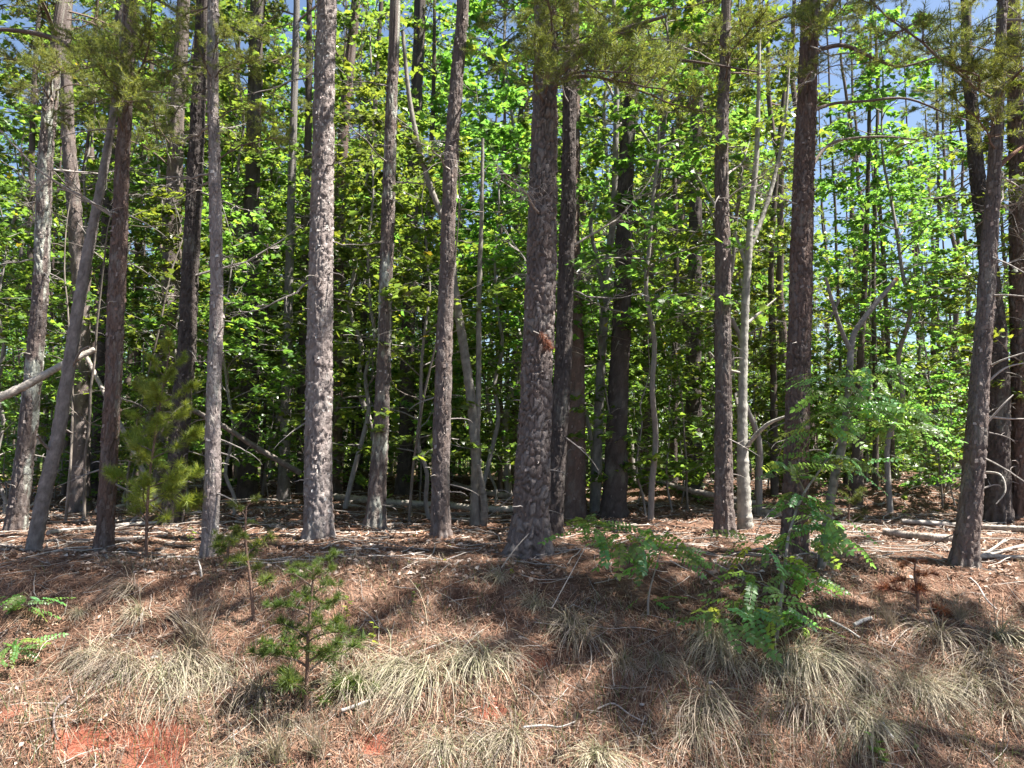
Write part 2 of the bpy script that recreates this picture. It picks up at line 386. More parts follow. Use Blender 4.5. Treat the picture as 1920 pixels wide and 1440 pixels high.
def join_into(mb, src, Mx, mi):
    V = np.concatenate(src.V); A = np.concatenate(src.A); V2 = V @ np.array(Mx.to_3x3()).T + np.array(Mx.translation)
    base = mb.n
    mb.V.append(V2); mb.A.append(A); mb.n += len(V2)
    for (k, _), L in src.F.items(): mb.F.setdefault((k, mi), []).append(np.concatenate(L) + base)
def pine_crown(seed, h, rad, n, per=26, wid=.006):
    """ragged pine crown, origin at its bottom on the trunk axis"""
    rng = np.random.default_rng(seed); mb = MB()
    src = [bough_parts(seed * 10 + k, 1.0, 13, per, .055, NEEDLE_OLD, .02, wid) for k in range(3)]
    for k in range(n):
        t = (k + rng.uniform(0, 1)) / n; z = h * t; l = rad * (1.0 - .75 * t ** 1.5) * rng.uniform(.6, 1.15)
        Mx = Matrix.Translation((0, 0, z)) @ Euler((rng.uniform(-.3, .3), rng.uniform(-.5, .25), rng.uniform(0, 6.28))).to_matrix().to_4x4() @ Matrix.Scale(l, 4)
        w_, n_ = src[k % 3]; join_into(mb, w_, Mx, 0); join_into(mb, n_, Mx, 1)
    return mb.mesh('crown', [M_BARK, M_NEEDLE])
CROWNS = [pine_crown(7, 6.0, 1.9, 15), pine_crown(8, 7.0, 1.7, 17), pine_crown(9, 5.0, 2.0, 13)]

# leaf outlines in the XY plane, stem at the origin, pointing +X, length 1
def maple_outline():
    a = [(0.02, .0), (.10, .34), (.02, .52), (.30, .40), (.36, .62), (.56, .30), (1, 0), (.56, -.30), (.36, -.62), (.30, -.40), (.02, -.52), (.10, -.34)]
    return np.array([(x, y, .0) for x, y in a])
MAPLE = maple_outline(); MAPLE[:, 2] = -.18 * MAPLE[:, 0] ** 2 + .10 * np.abs(MAPLE[:, 1])
OVAL = np.array([(0, 0, 0), (.3, .2, .03), (.65, .19, .02), (1, 0, -.08), (.65, -.19, .02), (.3, -.2, .03)], float)
RHOMB = np.array([(0, 0, 0), (.48, .36, .06), (1, 0, -.10), (.48, -.36, .06)], float)
LEAF_COLS = np.array([(.066, .125, .026), (.085, .145, .025), (.055, .108, .028), (.10, .16, .024), (.07, .13, .034)])
def add_leaves(mb, rng, p, size, outline, tilt=.45, heading=None, cols=LEAF_COLS, mi=0):
    n = len(p); k = len(outline)
    nrm = np.stack([rng.normal(0, tilt, n), rng.normal(0, tilt, n), np.ones(n)], 1); nrm /= np.linalg.norm(nrm, axis=1)[:, None]
    a = rng.uniform(0, 2 * math.pi, n) if heading is None else heading + rng.normal(0, .7, n)
    x = np.stack([np.cos(a), np.sin(a), np.full(n, -.28)], 1); x -= nrm * (x * nrm).sum(1)[:, None]; x /= np.linalg.norm(x, axis=1)[:, None]
    y = np.cross(nrm, x); s = size * rng.uniform(.4, 1.25, n)
    V = p[:, None] + (x[:, None] * outline[None, :, :1] + y[:, None] * outline[None, :, 1:2] + nrm[:, None] * outline[None, :, 2:]) * s[:, None, None]
    c = cols[rng.integers(0, len(cols), n)] * rng.uniform(.6, 1.35, n)[:, None]
    c[rng.random(n) < .006] = (.16, .15, .02)
    mb.add(V.reshape(-1, 3), np.arange(n * k).reshape(-1, k), np.repeat(c, k, 0), mi)

def broadleaf(seed, H, rad, z0, limbs, leaves, size, outline, r0=.04, tilt=.45, shape='sapling', bark=(.22, .20, .185)):
    """trunk builder, crown builder (limbs + leaves) and the limb tips of a small hardwood, origin at base"""
    rng = np.random.default_rng(seed); tr = MB(); cr = MB()
    n = 14; P = np.zeros((n, 3)); P[:, 2] = np.linspace(-.2, H, n); P[:, 0] = np.cumsum(rng.normal(0, .012 * H, n)) ; P[:, 1] = np.cumsum(rng.normal(0, .012 * H, n)); P[:, :2] -= P[1, :2]
    V, Fq, _ = tube(spline(P, 40), np.linspace(r0, r0 * .15, 40), 8); tr.add(V, Fq, np.array(bark))
    tips = []; per = max(1, leaves // limbs)
    for k in range(limbs):
        t = z0 + (1 - z0) * ((k + rng.uniform(0, 1)) / limbs); z = t * H
        b = np.array([np.interp(z, P[:, 2], P[:, q]) for q in range(3)])
        u = (t - z0) / (1 - z0)
        prof = (1 - .65 * u) if shape == 'sapling' else (.45 + 1.1 * u - 1.25 * u * u)
        l = rad * prof * rng.uniform(.55, 1.15); az = k * 2.4 + rng.uniform(-.5, .5)
        Q = crooked(rng, l, 7, .13, .03, rng.uniform(.1, .6)) @ np.array(Matrix.Rotation(az, 3, 'Z')).T + b
        V, Fq, _ = tube(Q, np.linspace(r0 * .35 * (1 - .5 * u), r0 * .06, len(Q)), 4); cr.add(V, Fq, np.array(bark) * .9)
        # flat sprays either side of the limb
        nc = max(4, per // 14); sc_ = rng.beta(2.0, 1.1, nc) * (len(Q) - 1); lc_ = rng.normal(0, .24 * l + .05, nc); zc_ = rng.normal(0, .05 * l + .02, nc); w_ = rng.integers(0, nc, per)
        s = np.clip(sc_[w_] + rng.normal(0, .55 / max(l, .4), per) * .8, 0, len(Q) - 1.001); i = np.clip(s.astype(int), 0, len(Q) - 2); tt = (s - i)[:, None]
        p = Q[i] * (1 - tt) + Q[i + 1] * tt
        lat = lc_[w_] + rng.normal(0, .06 + .035 * l, per); ang = az + math.pi / 2
        p = p + np.stack([np.cos(ang) * lat, np.sin(ang) * lat, -.18 * np.abs(lat) + zc_[w_] + rng.normal(0, .022 + .006 * l, per)], 1)
        add_leaves(cr, rng, p, size, outline, tilt, az, mi=1)
        for q in range(3):
            i = rng.integers(2, len(Q)); S = crooked(rng, l * .4, 4, .2, .02, .1) @ np.array(Matrix.Rotation(az + rng.choice([-1, 1]) * rng.uniform(.5, 1), 3, 'Z')).T + Q[i]
            V, Fq, _ = tube(S, np.linspace(r0 * .09, r0 * .04, len(S)), 3); cr.add(V, Fq, np.array(bark) * .9)
            tips.append(S[-1])
        tips.append(Q[-1])
    return tr.mesh('trunk', M_SMOOTH, True), cr.mesh('crown', [M_SMOOTH, M_LEAF]), np.array(tips)
MAPLES = [broadleaf(21, 5.5, 1.9, .16, 26, 3100, .102, MAPLE, .035), broadleaf(22, 7.5, 2.2, .22, 30, 3700, .105, MAPLE, .045),
          broadleaf(23, 9.5, 2.3, .30, 34, 4100, .105, MAPLE, .055), broadleaf(24, 7.0, 2.5, .45, 22, 2800, .105, MAPLE, .04),
          broadleaf(25, 3.2, 1.4, .12, 18, 1500, .095, MAPLE, .02)]
FARS = [broadleaf(31, 14, 3.2, .12, 46, 6400, .15, RHOMB, .09, .6, 'tree', (.095, .08, .07)), broadleaf(32, 17, 3.6, .2, 52, 7200, .155, RHOMB, .11, .6, 'tree', (.095, .08, .07)),
        broadleaf(33, 11, 2.8, .08, 40, 5200, .14, RHOMB, .07, .6, 'sapling', (.095, .08, .07)), broadleaf(34, 4.0, 2.0, .05, 26, 3800, .12, RHOMB, .03, .6, 'sapling', (.095, .08, .07))]
DEADS = [dead_branch_mesh('dead_branch', .35, .010, 1, 1), dead_branch_mesh('dead_branch', .6, .011, 2, 3), dead_branch_mesh('dead_branch', 1.0, .014, 3, 6, .05, 1),
         dead_branch_mesh('dead_branch', 1.5, .018, 4, 10, .04, 3), dead_branch_mesh('dead_branch', .18, .010, 5, 0), dead_branch_mesh('dead_branch', 1.3, .012, 6, 14, .06, 4)]
def leaf_object_mesh(seed):
    rng = np.random.default_rng(seed); mb = MB(); V = MAPLE.copy(); V[:, 2] += rng.normal(0, .03, len(V)); c = LEAF_COLS[seed % 5] * 1.15
    mb.add(V, np.arange(len(V))[None], c); return mb.mesh('leaf', M_LEAF)
LEAVES = [leaf_object_mesh(s) for s in range(5)]

# ------------------------------------------------------------------ the pines one can tell apart
# name, label, short phrase, base pixel y, points (x, y, width) up the trunk, options
PINES = [
 ('lichen_pine', 'slender pine mottled with pale lichen at the far left edge', 'the lichen-mottled left-edge pine', 995,
  [(28, 995, 36), (48, 840, 32), (62, 700, 30), (76, 540, 28), (84, 320, 27), (96, 180, 25), (112, 40, 22)], dict(bark='brown', lichen=.6, nd=16)),
 ('dark_pine_1', 'dark plated pine upright behind the pale leaning dead pole', 'the pine behind the dead pole', 957,
  [(149, 957, 38), (152, 800, 33), (154, 620, 29), (142, 430, 27), (128, 250, 24), (121, 60, 22)], dict(bark='brown', nd=10)),
 ('dark_pine_2', 'dark pine half hidden behind the reddish pine beside the small pine sapling', 'the half-hidden dark pine', 932,
  [(188, 932, 38), (195, 720, 36), (204, 480, 30), (213, 260, 26), (232, 0, 24)], dict(bark='dark', nd=9)),
 ('reddish_pine', 'reddish-brown pine standing just left of the bushy pine sapling', 'the reddish left pine', 1034,
  [(196, 1034, 32), (205, 850, 30), (213, 700, 30), (221, 500, 31), (232, 260, 25), (246, 0, 23)], dict(bark='red', lichen=.15, nd=12)),
 ('flaky_pine', 'dark flaky pine rising behind the bushy pine sapling', 'the flaky pine behind the sapling', 948,
  [(303, 948, 36), (312, 760, 34), (320, 520, 34), (328, 330, 30), (336, 150, 26), (344, 0, 23)], dict(bark='brown', nd=18, flakes=700)),
 ('black_base_pine', 'pine with a blackened base right of the bushy pine sapling', 'the black-based pine', 985,
  [(322, 985, 42), (334, 860, 36), (346, 700, 34), (355, 560, 32), (365, 330, 29), (374, 150, 26), (381, 0, 24)], dict(bark='dark', nd=12)),
 ('split_base_pine', 'slim grey pine with a weathered split base at the crest of the bank', 'the split-base grey pine', 1044,
  [(392, 1044, 32), (398, 900, 29), (402, 720, 27), (406, 560, 24), (404, 400, 23), (400, 200, 21), (400, 0, 20)], dict(bark='pale', lichen=.2, nd=8)),
 ('straight_dark_pine', 'straight dark pine standing midway between the slim grey pine and the thick pale pine', 'the straight dark pine', 935,
  [(463, 935, 38), (468, 720, 34), (471, 450, 29), (476, 220, 27), (482, 0, 25)], dict(bark='dark', nd=16)),
 ('thick_pale_pine', 'thick pale sunlit pine with peeling pinkish bark left of centre', 'the thick pale pine', 1012,
  [(597, 1012, 54), (597, 930, 51), (599, 760, 50), (601, 560, 47), (606, 300, 41), (611, 100, 38), (614, 0, 36)], dict(bark='pale', lichen=.1, nd=8, flakes=900)),
 ('pale_base_pine', 'pine with pale bark patches around its foot', 'the pine with pale-patched foot', 990,
  [(703, 990, 40), (708, 900, 33), (716, 780, 29), (722, 600, 26), (728, 380, 25), (734, 200, 22), (741, 0, 20)], dict(bark='brown', lichen=.55, nd=10)),
 ('plain_pine', 'pine with dark square bark plates left of the central pine', 'the square-plated pine', 1008,
  [(825, 1008, 38), (826, 900, 34), (829, 760, 33), (836, 540, 29), (846, 300, 27), (857, 140, 25), (869, 0, 23)], dict(bark='brown', nd=5)),
 ('central_pine', 'thickest pine with plated bark standing at the crest in the centre', 'the thick central pine', 1043,
  [(990, 1043, 88), (994, 985, 72), (1000, 880, 65), (1007, 720, 58), (1014, 520, 57), (1019, 310, 51), (1022, 140, 46), (1022, 0, 40)], dict(bark='brown', lichen=.08, nd=7, segs=40, plate=(.052, .11), depth=.028, flakes=500)),
 ('sunlit_edge_pine', 'dark pine close behind the central pine, its right edge lit', 'the pine close behind the central one', 1000,
  [(1036, 990, 40), (1046, 850, 36), (1058, 650, 32), (1064, 400, 29), (1068, 200, 26), (1066, 0, 24)], dict(bark='dark', nd=12, flakes=500)),
 ('rust_base_pine', 'rust-brown pine deeper in the wood right of the central pine', 'the rust-brown pine', 968,
  [(1075, 968, 46), (1078, 760, 40), (1076, 600, 36), (1072, 400, 30), (1075, 150, 26)], dict(bark='red', nd=8)),
 ('broad_dark_pine', 'broad dark pine behind the slim forked grey hardwood', 'the broad dark pine', 968,
  [(1150, 968, 50), (1158, 780, 40), (1168, 540, 34), (1174, 320, 29), (1188, 120, 25), (1196, 0, 23)], dict(bark='dark', nd=12)),
 ('distant_dark_pine', 'straight dark pine deep in the wood with a wide foot', 'the deep dark pine', 928,
  [(1299, 928, 38), (1300, 720, 29), (1303, 480, 26), (1306, 260, 22), (1312, 60, 20)], dict(bark='dark', nd=10)),
 ('brown_pine', 'brown pine beside the pale forked hardwood, right of centre', 'the brown pine by the pale fork', 1003,
  [(1358, 1003, 38), (1357, 880, 33), (1356, 700, 31), (1355, 480, 29), (1352, 300, 25), (1358, 140, 21), (1362, 0, 18)], dict(bark='brown', nd=12)),
 ('large_brown_pine', 'large reddish-brown pine rising behind the green locust sapling', 'the large brown pine', 1038,
  [(1488, 1038, 50), (1492, 900, 45), (1496, 720, 44), (1501, 540, 42), (1509, 300, 38), (1516, 120, 35), (1521, 0, 34)], dict(bark='red', nd=9, segs=36, flakes=350)),
 ('leaning_pine', 'pine leaning rightward at the crest near the right edge', 'the leaning right pine', 1060,
  [(1807, 1060, 46), (1818, 960, 41), (1830, 820, 38), (1843, 640, 33), (1854, 470, 29), (1864, 330, 25), (1872, 180, 21), (1880, 0, 17)], dict(bark='brown', nd=16)),
 ('bent_dark_pine', 'dark pine curving left, behind the leaning pine at right', 'the bent dark pine', 977,
  [(1870, 977, 46), (1871, 820, 41), (1869, 650, 37), (1852, 480, 31), (1836, 360, 27), (1822, 220, 23), (1812, 80, 18)], dict(bark='dark', nd=18)),
 ('right_edge_pine', 'reddish pine cut off by the right edge of the view', 'the right-edge pine', 972,
  [(1916, 972, 40), (1915, 780, 36), (1912, 560, 33), (1907, 300, 29), (1902, 100, 25), (1900, 0, 23)], dict(bark='red', nd=14)),
 ('behind_pale_pine', 'dark reddish pine just behind the thick pale pine', 'the dark pine behind the pale one', 925,
  [(629, 925, 26), (631, 720, 23), (634, 480, 22), (642, 280, 20), (655, 120, 19), (668, 0, 17)], dict(bark='red', nd=8)),
 ('mid_dark_pine', 'dark pine deeper in the wood beside the square-plated pine', 'the mid dark pine', 928,
  [(757, 928, 32), (763, 740, 27), (769, 480, 24), (779, 220, 23), (788, 0, 21)], dict(bark='dark', nd=8)),
 ('thin_dark_pine', 'thin dark pine between the straight dark pine and the thick pale pine', 'the thin dark pine', 938,
  [(531, 938, 24), (537, 740, 19), (543, 480, 16), (549, 260, 14), (556, 0, 12)], dict(bark='grey', nd=8)),
]
TREES = {}; PHRASE = []
for idx, (nm, label, phrase, by, pts, op) in enumerate(PINES):
    rng = random.Random(idx * 7 + 1)
    b = onground(pts[0][0], by); Yd = b[1]
    P = [at(x, y, Yd) for x, y, w in pts]; P[0] = b; W = [w * scale_at(Yd) * .93 for x, y, w in pts]
    H = rng.uniform(14, 18)
    # grow straight on above the frame
    segs = 100 if nm == 'central_pine' else 84 if Yd < 9.3 else 64 if Yd < 11.5 else 30; row = .017 if Yd < 9.3 else .024 if Yd < 11.5 else .05
    mb, axis = trunk_mesh(P, W, H, 200 + idx * 13, op['bark'], op.get('lichen', .1), op.get('plate', (.042, .115)), op.get('depth', .024), segs, row, 6.9)
    t = thing('pine_tree', label, 'pine tree', b)
    mb.V = [v - b for v in mb.V]
    tr = link('trunk', mb.mesh('trunk', M_BARK, True), t)
    if Yd < 13:
        fb = flakes(axis, b[2] + .05, 6.8, op.get('flakes', 260), 300 + idx, op['bark']); fb.V = [v - b for v in fb.V]
        fl = link('flaky_bark', fb.mesh('flaky_bark', M_BARK), tr); fl['kind'] = 'stuff'
    for k in range(op.get('nd', 8) + 5):
        z = b[2] + rng.uniform(.6, 6.6) if rng.random() < .85 else b[2] + rng.uniform(.2, 1); cx, cy, r = axis(z)
        a = rng.uniform(0, 6.283); big = z > 3.2
        pi = rng.choice([0, 1, 4, 4, 0]) if not big else rng.choice([0, 1, 1, 2, 2, 3, 5])
        o = link('dead_branch', DEADS[pi], t, (cx - b[0] + math.cos(a) * r * .8, cy - b[1] + math.sin(a) * r * .8, z - b[2]), (rng.uniform(-.6, .6), rng.uniform(-.35, .3), a), rng.uniform(.7, 1.2))
    cz = H - [6.0, 7.0, 5.0][idx % 3] * .97; cx, cy, r = axis(cz)
    cr = link('crown', CROWNS[idx % 3], t, (cx - b[0], cy - b[1] - (.5 if Yd < 9.4 else 0), cz - b[2]), (.12 if Yd < 9.4 else 0, 0, rng.uniform(0, 6.28)), (1.0, 1.0, .95) if Yd < 9.4 else (.6, .6, .95)); cr['kind'] = 'stuff'
    TREES[nm] = (t, axis, b)
    PHRASE.append((pts[min(2, len(pts) - 1)][0], phrase))

# boughs with green needles that hang into view: tree, pixel and depth of the spot, heading, scale, how many
def bough(tree, z, heading, pitch, sc, k):
    t, axis, b = TREES[tree]; cx, cy, r = axis(z)
    w_, n_ = BOUGHS[k % 6]
    o = link('bough', w_, t, (cx - b[0], cy - b[1], z - b[2]), (0, pitch, heading), sc)
    n = link('needles', n_, o); n['kind'] = 'stuff'
    return o
rb = random.Random(5)
BSPEC = [('central_pine', 5.9, 7.6, 5, .8), ('reddish_pine', 5.2, 7.0, 5, .8), ('flaky_pine', 5.8, 7.8, 6, 1.0), ('split_base_pine', 5.8, 7.0, 3, .8), ('lichen_pine', 5.6, 7.5, 5, .9),
         ('large_brown_pine', 5.8, 7.4, 5, .9), ('leaning_pine', 4.9, 6.8, 5, .8), ('bent_dark_pine', 5.6, 8.0, 6, .9), ('right_edge_pine', 5.6, 8, 5, .9),
         ('straight_dark_pine', 7.6, 9.5, 5, 1.1), ('brown_pine', 6.3, 8, 5, .9), ('broad_dark_pine', 7.3, 9.3, 6, 1.1)]
for nm, z0, z1, n, sc in BSPEC:
    for k in range(n):
        bough(nm, rb.uniform(z0, z1), rb.uniform(0, 6.283), rb.uniform(-.15, .35), sc * rb.uniform(.6, 1.05), rb.randrange(6))

# unseen boughs above the frame, added to the edge trees to dapple the bank
for nm, n in [('central_pine', 7), ('plain_pine', 5), ('thick_pale_pine', 4), ('split_base_pine', 6), ('reddish_pine', 6), ('large_brown_pine', 7), ('leaning_pine', 7), ('lichen_pine', 4)]:
    for k in range(n): bough(nm, rb.uniform(6.9, 11), -1.57 + rb.uniform(-.6, .6), rb.uniform(-.15, .15), rb.uniform(1.2, 1.8), rb.randrange(6))
# boughs that reach to a spot seen along the top of the view: tree, (x, y) of the tip, how far nearer, how many
def bough_to(tree, px, py, dy):
    t, axis, b = TREES[tree]; q = at(px + rb.uniform(-28, 28), py + rb.uniform(-28, 28), b[1] + dy)
    z = min(7.5, q[2] + rb.uniform(-.25, .35)); cx, cy, r = axis(z); d = q - np.array([cx, cy, z]); L = float(np.linalg.norm(d))
    o = link('bough', BOUGHS[rb.randrange(6)][0], t, (cx - b[0], cy - b[1], z - b[2]), (rb.uniform(-.5, .5), -math.asin(d[2] / L) + .1, math.atan2(d[1], d[0])), max(.45, L / 1.65))
    n = link('needles', next(n_ for w_, n_ in BOUGHS if w_ == o.data), o); n['kind'] = 'stuff'
for tree, spots in {
    'central_pine': [(900, 60), (960, 90), (1010, 60), (1060, 90), (1120, 70), (1180, 60), (1010, 110), (950, 40), (1090, 40), (1230, 40), (1300, 60), (1150, 110), (1000, 20), (1060, 20), (1210, 90), (1350, 90)],
    'reddish_pine': [(250, 60), (300, 100), (190, 120), (240, 140), (330, 140), (150, 60), (270, 190), (330, 60), (210, 30), (120, 130)],
    'split_base_pine': [(380, 90), (430, 120), (460, 150), (400, 180), (350, 190), (480, 210), (410, 40), (350, 240), (440, 60), (330, 130), (500, 260)],
    'lichen_pine': [(30, 60), (80, 120), (20, 160), (100, 200), (60, 20), (150, 200)],
    'large_brown_pine': [(1560, 70), (1620, 60), (1500, 40), (1680, 80), (1600, 110), (1450, 60), (1640, 30), (1430, 110), (1540, 130)],
    'leaning_pine': [(1760, 90), (1820, 130), (1740, 140), (1900, 120), (1850, 60), (1900, 220), (1790, 60)],
    'right_edge_pine': [(1900, 60), (1890, 200), (1840, 160), (1900, 330)], 'brown_pine': [(1330, 60), (1280, 110), (1400, 40)]}.items():
    for x, y in (spots if tree == 'central_pine' else spots[::2] + spots[1::4]): bough_to(tree, x, y, rb.uniform(-1.3, .2))
# the long dark limb that crosses the upper left corner
def limb(tree, pts, Y, w, name='limb', m=M_BARK, col=(.13, .10, .09), parent=None):
    t, axis, b = TREES[tree]; P = spline([at(x, y, Y + dy) for x, y, dy in pts], 24) - b
    V, Fq, _ = tube(P, np.linspace(w, w * .35, 24), 7); mb = MB(); mb.add(V, Fq, np.array(col)); return link(name, mb.mesh(name, m, True), t)
yr = TREES['reddish_pine'][2][1]
limb('reddish_pine', [(236, 108, 0), (195, 100, -.1), (140, 92, -.2), (95, 70, -.3), (40, 58, -.35), (-20, 55, -.4)], yr, .05)
yl = TREES['large_brown_pine'][2][1]
limb('large_brown_pine', [(1520, 60, 0), (1545, 25, .1), (1585, -20, .2)], yl, .07, col=(.15, .10, .08))
limb('large_brown_pine', [(1520, 210, 0), (1560, 195, .2), (1620, 190, .3), (1700, 185, .4), (1780, 215, .4), (1830, 230, .5)], yl, .022, col=(.14, .11, .10))
limb('large_brown_pine', [(1515, 325, 0), (1545, 280, .1), (1580, 262, .2), (1650, 256, .3), (1720, 262, .3)], yl, .022, col=(.2, .17, .15))
limb('large_brown_pine', [(1518, 100, 0), (1580, 85, .1), (1640, 110, .2), (1690, 125, .3), (1760, 105, .3)], yl, .03, col=(.12, .09, .08))
yc_ = TREES['central_pine'][2][1]
limb('central_pine', [(1028, 165, 0), (1060, 125, -.1), (1110, 85, -.2), (1170, 55, -.2), (1250, 30, -.3)], yc_, .05, col=(.15, .11, .09))
limb('central_pine', [(1024, 95, 0), (1130, 85, .3), (1230, 105, .4), (1330, 120, .5), (1420, 135, .6)], yc_, .028, col=(.12, .09, .08))
ye = TREES['leaning_pine'][2][1]
limb('leaning_pine', [(1858, 330, 0), (1885, 300, .1), (1925, 270, .2)], ye, .04, col=(.18, .10, .07))
for pts in ([(1856, 555, 0), (1885, 553, -.2), (1925, 556, -.3)], [(1850, 690, 0), (1880, 675, -.2), (1925, 660, -.3)], [(1846, 780, 0), (1890, 785, .1), (1925, 785, .2)],
            [(1845, 800, 0), (1880, 760, -.1), (1900, 740, -.1)], [(1838, 885, 0), (1875, 890, -.2), (1885, 920, -.3), (1868, 945, -.3)], [(1848, 720, 0), (1885, 690, 0), (1925, 680, .1)]):
    limb('leaning_pine', pts, ye, .014, 'dead_branch', M_DEAD, (.34, .31, .28))
# rusty clump of dead needles hanging on the central trunk
def needle_clump():
    t, axis, b = TREES['central_pine']; rng = np.random.default_rng(77); p = at(1020, 635, yc_ - .22)
    mb = MB(); Q = np.array([p + np.array([-.05, 0, .08]), p, p + np.array([.04, 0, -.06]), p + np.array([.05, -.02, -.10])])
    needles_along(mb, rng, Q, 300, .085, [(.27, .12, .075), (.22, .09, .06), (.32, .16, .10)], .003, 0, 1.0)
    V, Fq, _ = tube(np.array([at(1000, 621, yc_ - .2), at(1025, 632, yc_ - .2), p]), np.array([.006, .005, .003]), 4); mb.add(V, Fq, GREY)
    o = thing('needle_clump', 'rusty clump of dead pine needles caught on the thick central trunk', 'needle clump', p)
    mb.V = [v - p for v in mb.V]
    link('dead_needles', mb.mesh('dead_needles', M_DRYNEEDLE), o)
needle_clump()

# ------------------------------------------------------------------ slim hardwoods and dead poles with their own outline
def stems_thing(name, label, cat, base_px, stems, m, col, tipcol=None, segs=9, group=None):
    """stems: list of (part name, Y offset, [(x, y, width)...])"""
    b = onground(*base_px); t = thing(name, label, cat, b, group)
    for si, (pn, dy, pts) in enumerate(stems):
        P = [at(x, y, b[1] + dy * i / max(1, len(pts) - 1)) for i, (x, y, w) in enumerate(pts)]
        if si == 0: P[0] = b - np.array([0, 0, .15])
        n = 26 * len(pts); D = spline(np.concatenate([P, np.array([[w * scale_at(b[1]) / 2] for x, y, w in pts])], 1), n)
        rad = D[:, 3]; rr = rad[:, None] * (1 + .22 * (hsh(np.arange(n)[:, None], np.arange(segs)[None], si + len(label)) - .5) )
        V, Fq, _ = tube(D[:, :3] - b, rr, segs); mb = MB()
        nz = fbm(np.repeat(np.arange(n), segs) * .45, np.tile(np.arange(segs), n) * .9, si + 3)[:, None]
        c = np.array(col)[None] * (.35 + 1.1 * nz)
        if tipcol and si == tipcol[0]: c[-segs * 6:] = np.array(tipcol[1])
        mb.add(V, Fq, c)
        mb.add(V[-segs:], np.arange(segs)[None], c[-1])
        link(pn, mb.mesh(pn, m, True), t)
    return t, b
stems_thing('slim_pine', 'slim grey trunk leaning right at the far left, bare and straight', 'tree', (60, 1032),
            [('trunk', 0, [(58, 1032, 27), (82, 930, 25), (108, 820, 24), (135, 650, 22), (160, 500, 20), (185, 370, 17), (208, 240, 14), (225, 120, 12), (240, -40, 9)]),
             ('branch', -.3, [(100, 850, 6), (80, 830, 5), (70, 815, 4)]), ('branch', .3, [(112, 790, 6), (122, 805, 5), (135, 812, 3)]), ('branch', -.3, [(135, 690, 5), (150, 660, 4), (165, 650, 3)])], M_BARK, (.24, .21, .195), segs=18)
stems_thing('forked_hardwood', 'slim grey hardwood with a low fork right of the central pine', 'tree', (1114, 962),
            [('trunk', 0, [(1114, 962, 22), (1120, 840, 19), (1126, 700, 18), (1133, 590, 17), (1140, 500, 15), (1150, 400, 13), (1154, 280, 12), (1156, 150, 10), (1150, -20, 7)]),
             ('branch', 0, [(1133, 555, 10), (1122, 500, 8), (1108, 430, 8), (1112, 395, 7), (1124, 352, 5)]), ('branch', .4, [(1155, 200, 6), (1140, 160, 5), (1110, 130, 4), (1060, 110, 3)]),
             ('branch', .6, [(1154, 240, 7), (1190, 230, 6), (1240, 300, 5), (1300, 350, 4), (1350, 430, 3)])], M_SMOOTH, (.255, .24, .22))
stems_thing('pale_forked_hardwood', 'pale slim hardwood forking upward beside the brown pine right of centre', 'tree', (1398, 990),
            [('trunk', 0, [(1398, 990, 30), (1394, 900, 24), (1392, 800, 19), (1394, 680, 16), (1398, 560, 15), (1404, 470, 14), (1408, 400, 12), (1418, 300, 10), (1422, 180, 8), (1425, 0, 5)]),
             ('branch', .3, [(1404, 470, 11), (1432, 400, 9), (1455, 320, 8), (1472, 230, 6), (1480, 120, 4)]),
             ('branch', .3, [(1400, 500, 9), (1378, 440, 7), (1350, 400, 6), (1320, 350, 5), (1290, 300, 3)]),
             ('branch', -.4, [(1393, 850, 9), (1412, 822, 8), (1440, 795, 7), (1475, 780, 4)]),
             ('branch', .2, [(1397, 610, 6), (1420, 590, 5), (1455, 560, 3)]), ('branch', -.3, [(1394, 700, 5), (1360, 690, 4), (1330, 660, 3)])], M_SMOOTH, (.33, .315, .28))
stems_thing('pair_hardwood', 'mossy slim trunk leaning left between the square-plated and central pines', 'tree', (890, 985),
            [('trunk', 0, [(890, 985, 22), (893, 880, 20), (888, 800, 19), (878, 710, 18), (866, 630, 17), (852, 540, 16), (840, 440, 13), (800, 330, 11), (770, 200, 9), (755, 60, 7)]),
             ('branch', .2, [(893, 850, 12), (897, 720, 11), (898, 560, 10), (903, 400, 8), (905, 260, 6)]), ('branch', -.2, [(905, 990, 15), (908, 950, 14), (902, 900, 10), (896, 870, 6)])], M_SMOOTH, (.22, .20, .175))
stems_thing('broken_hardwood', 'grey dead sapling with a broken orange tip inside the locust foliage', 'dead tree', (1535, 1066),
            [('trunk', 0, [(1535, 1066, 15), (1550, 985, 16), (1564, 900, 16), (1580, 830, 15), (1590, 740, 13), (1594, 680, 13), (1600, 630, 11), (1622, 595, 10), (1650, 560, 9), (1682, 522, 8)]),
             ('branch', -.2, [(1596, 660, 10), (1578, 620, 8), (1562, 570, 7), (1548, 520, 5)]), ('branch', .1, [(1574, 560, 5), (1560, 590, 4), (1545, 600, 3)])], M_SMOOTH, (.19, .172, .155), (0, (.34, .18, .09)))
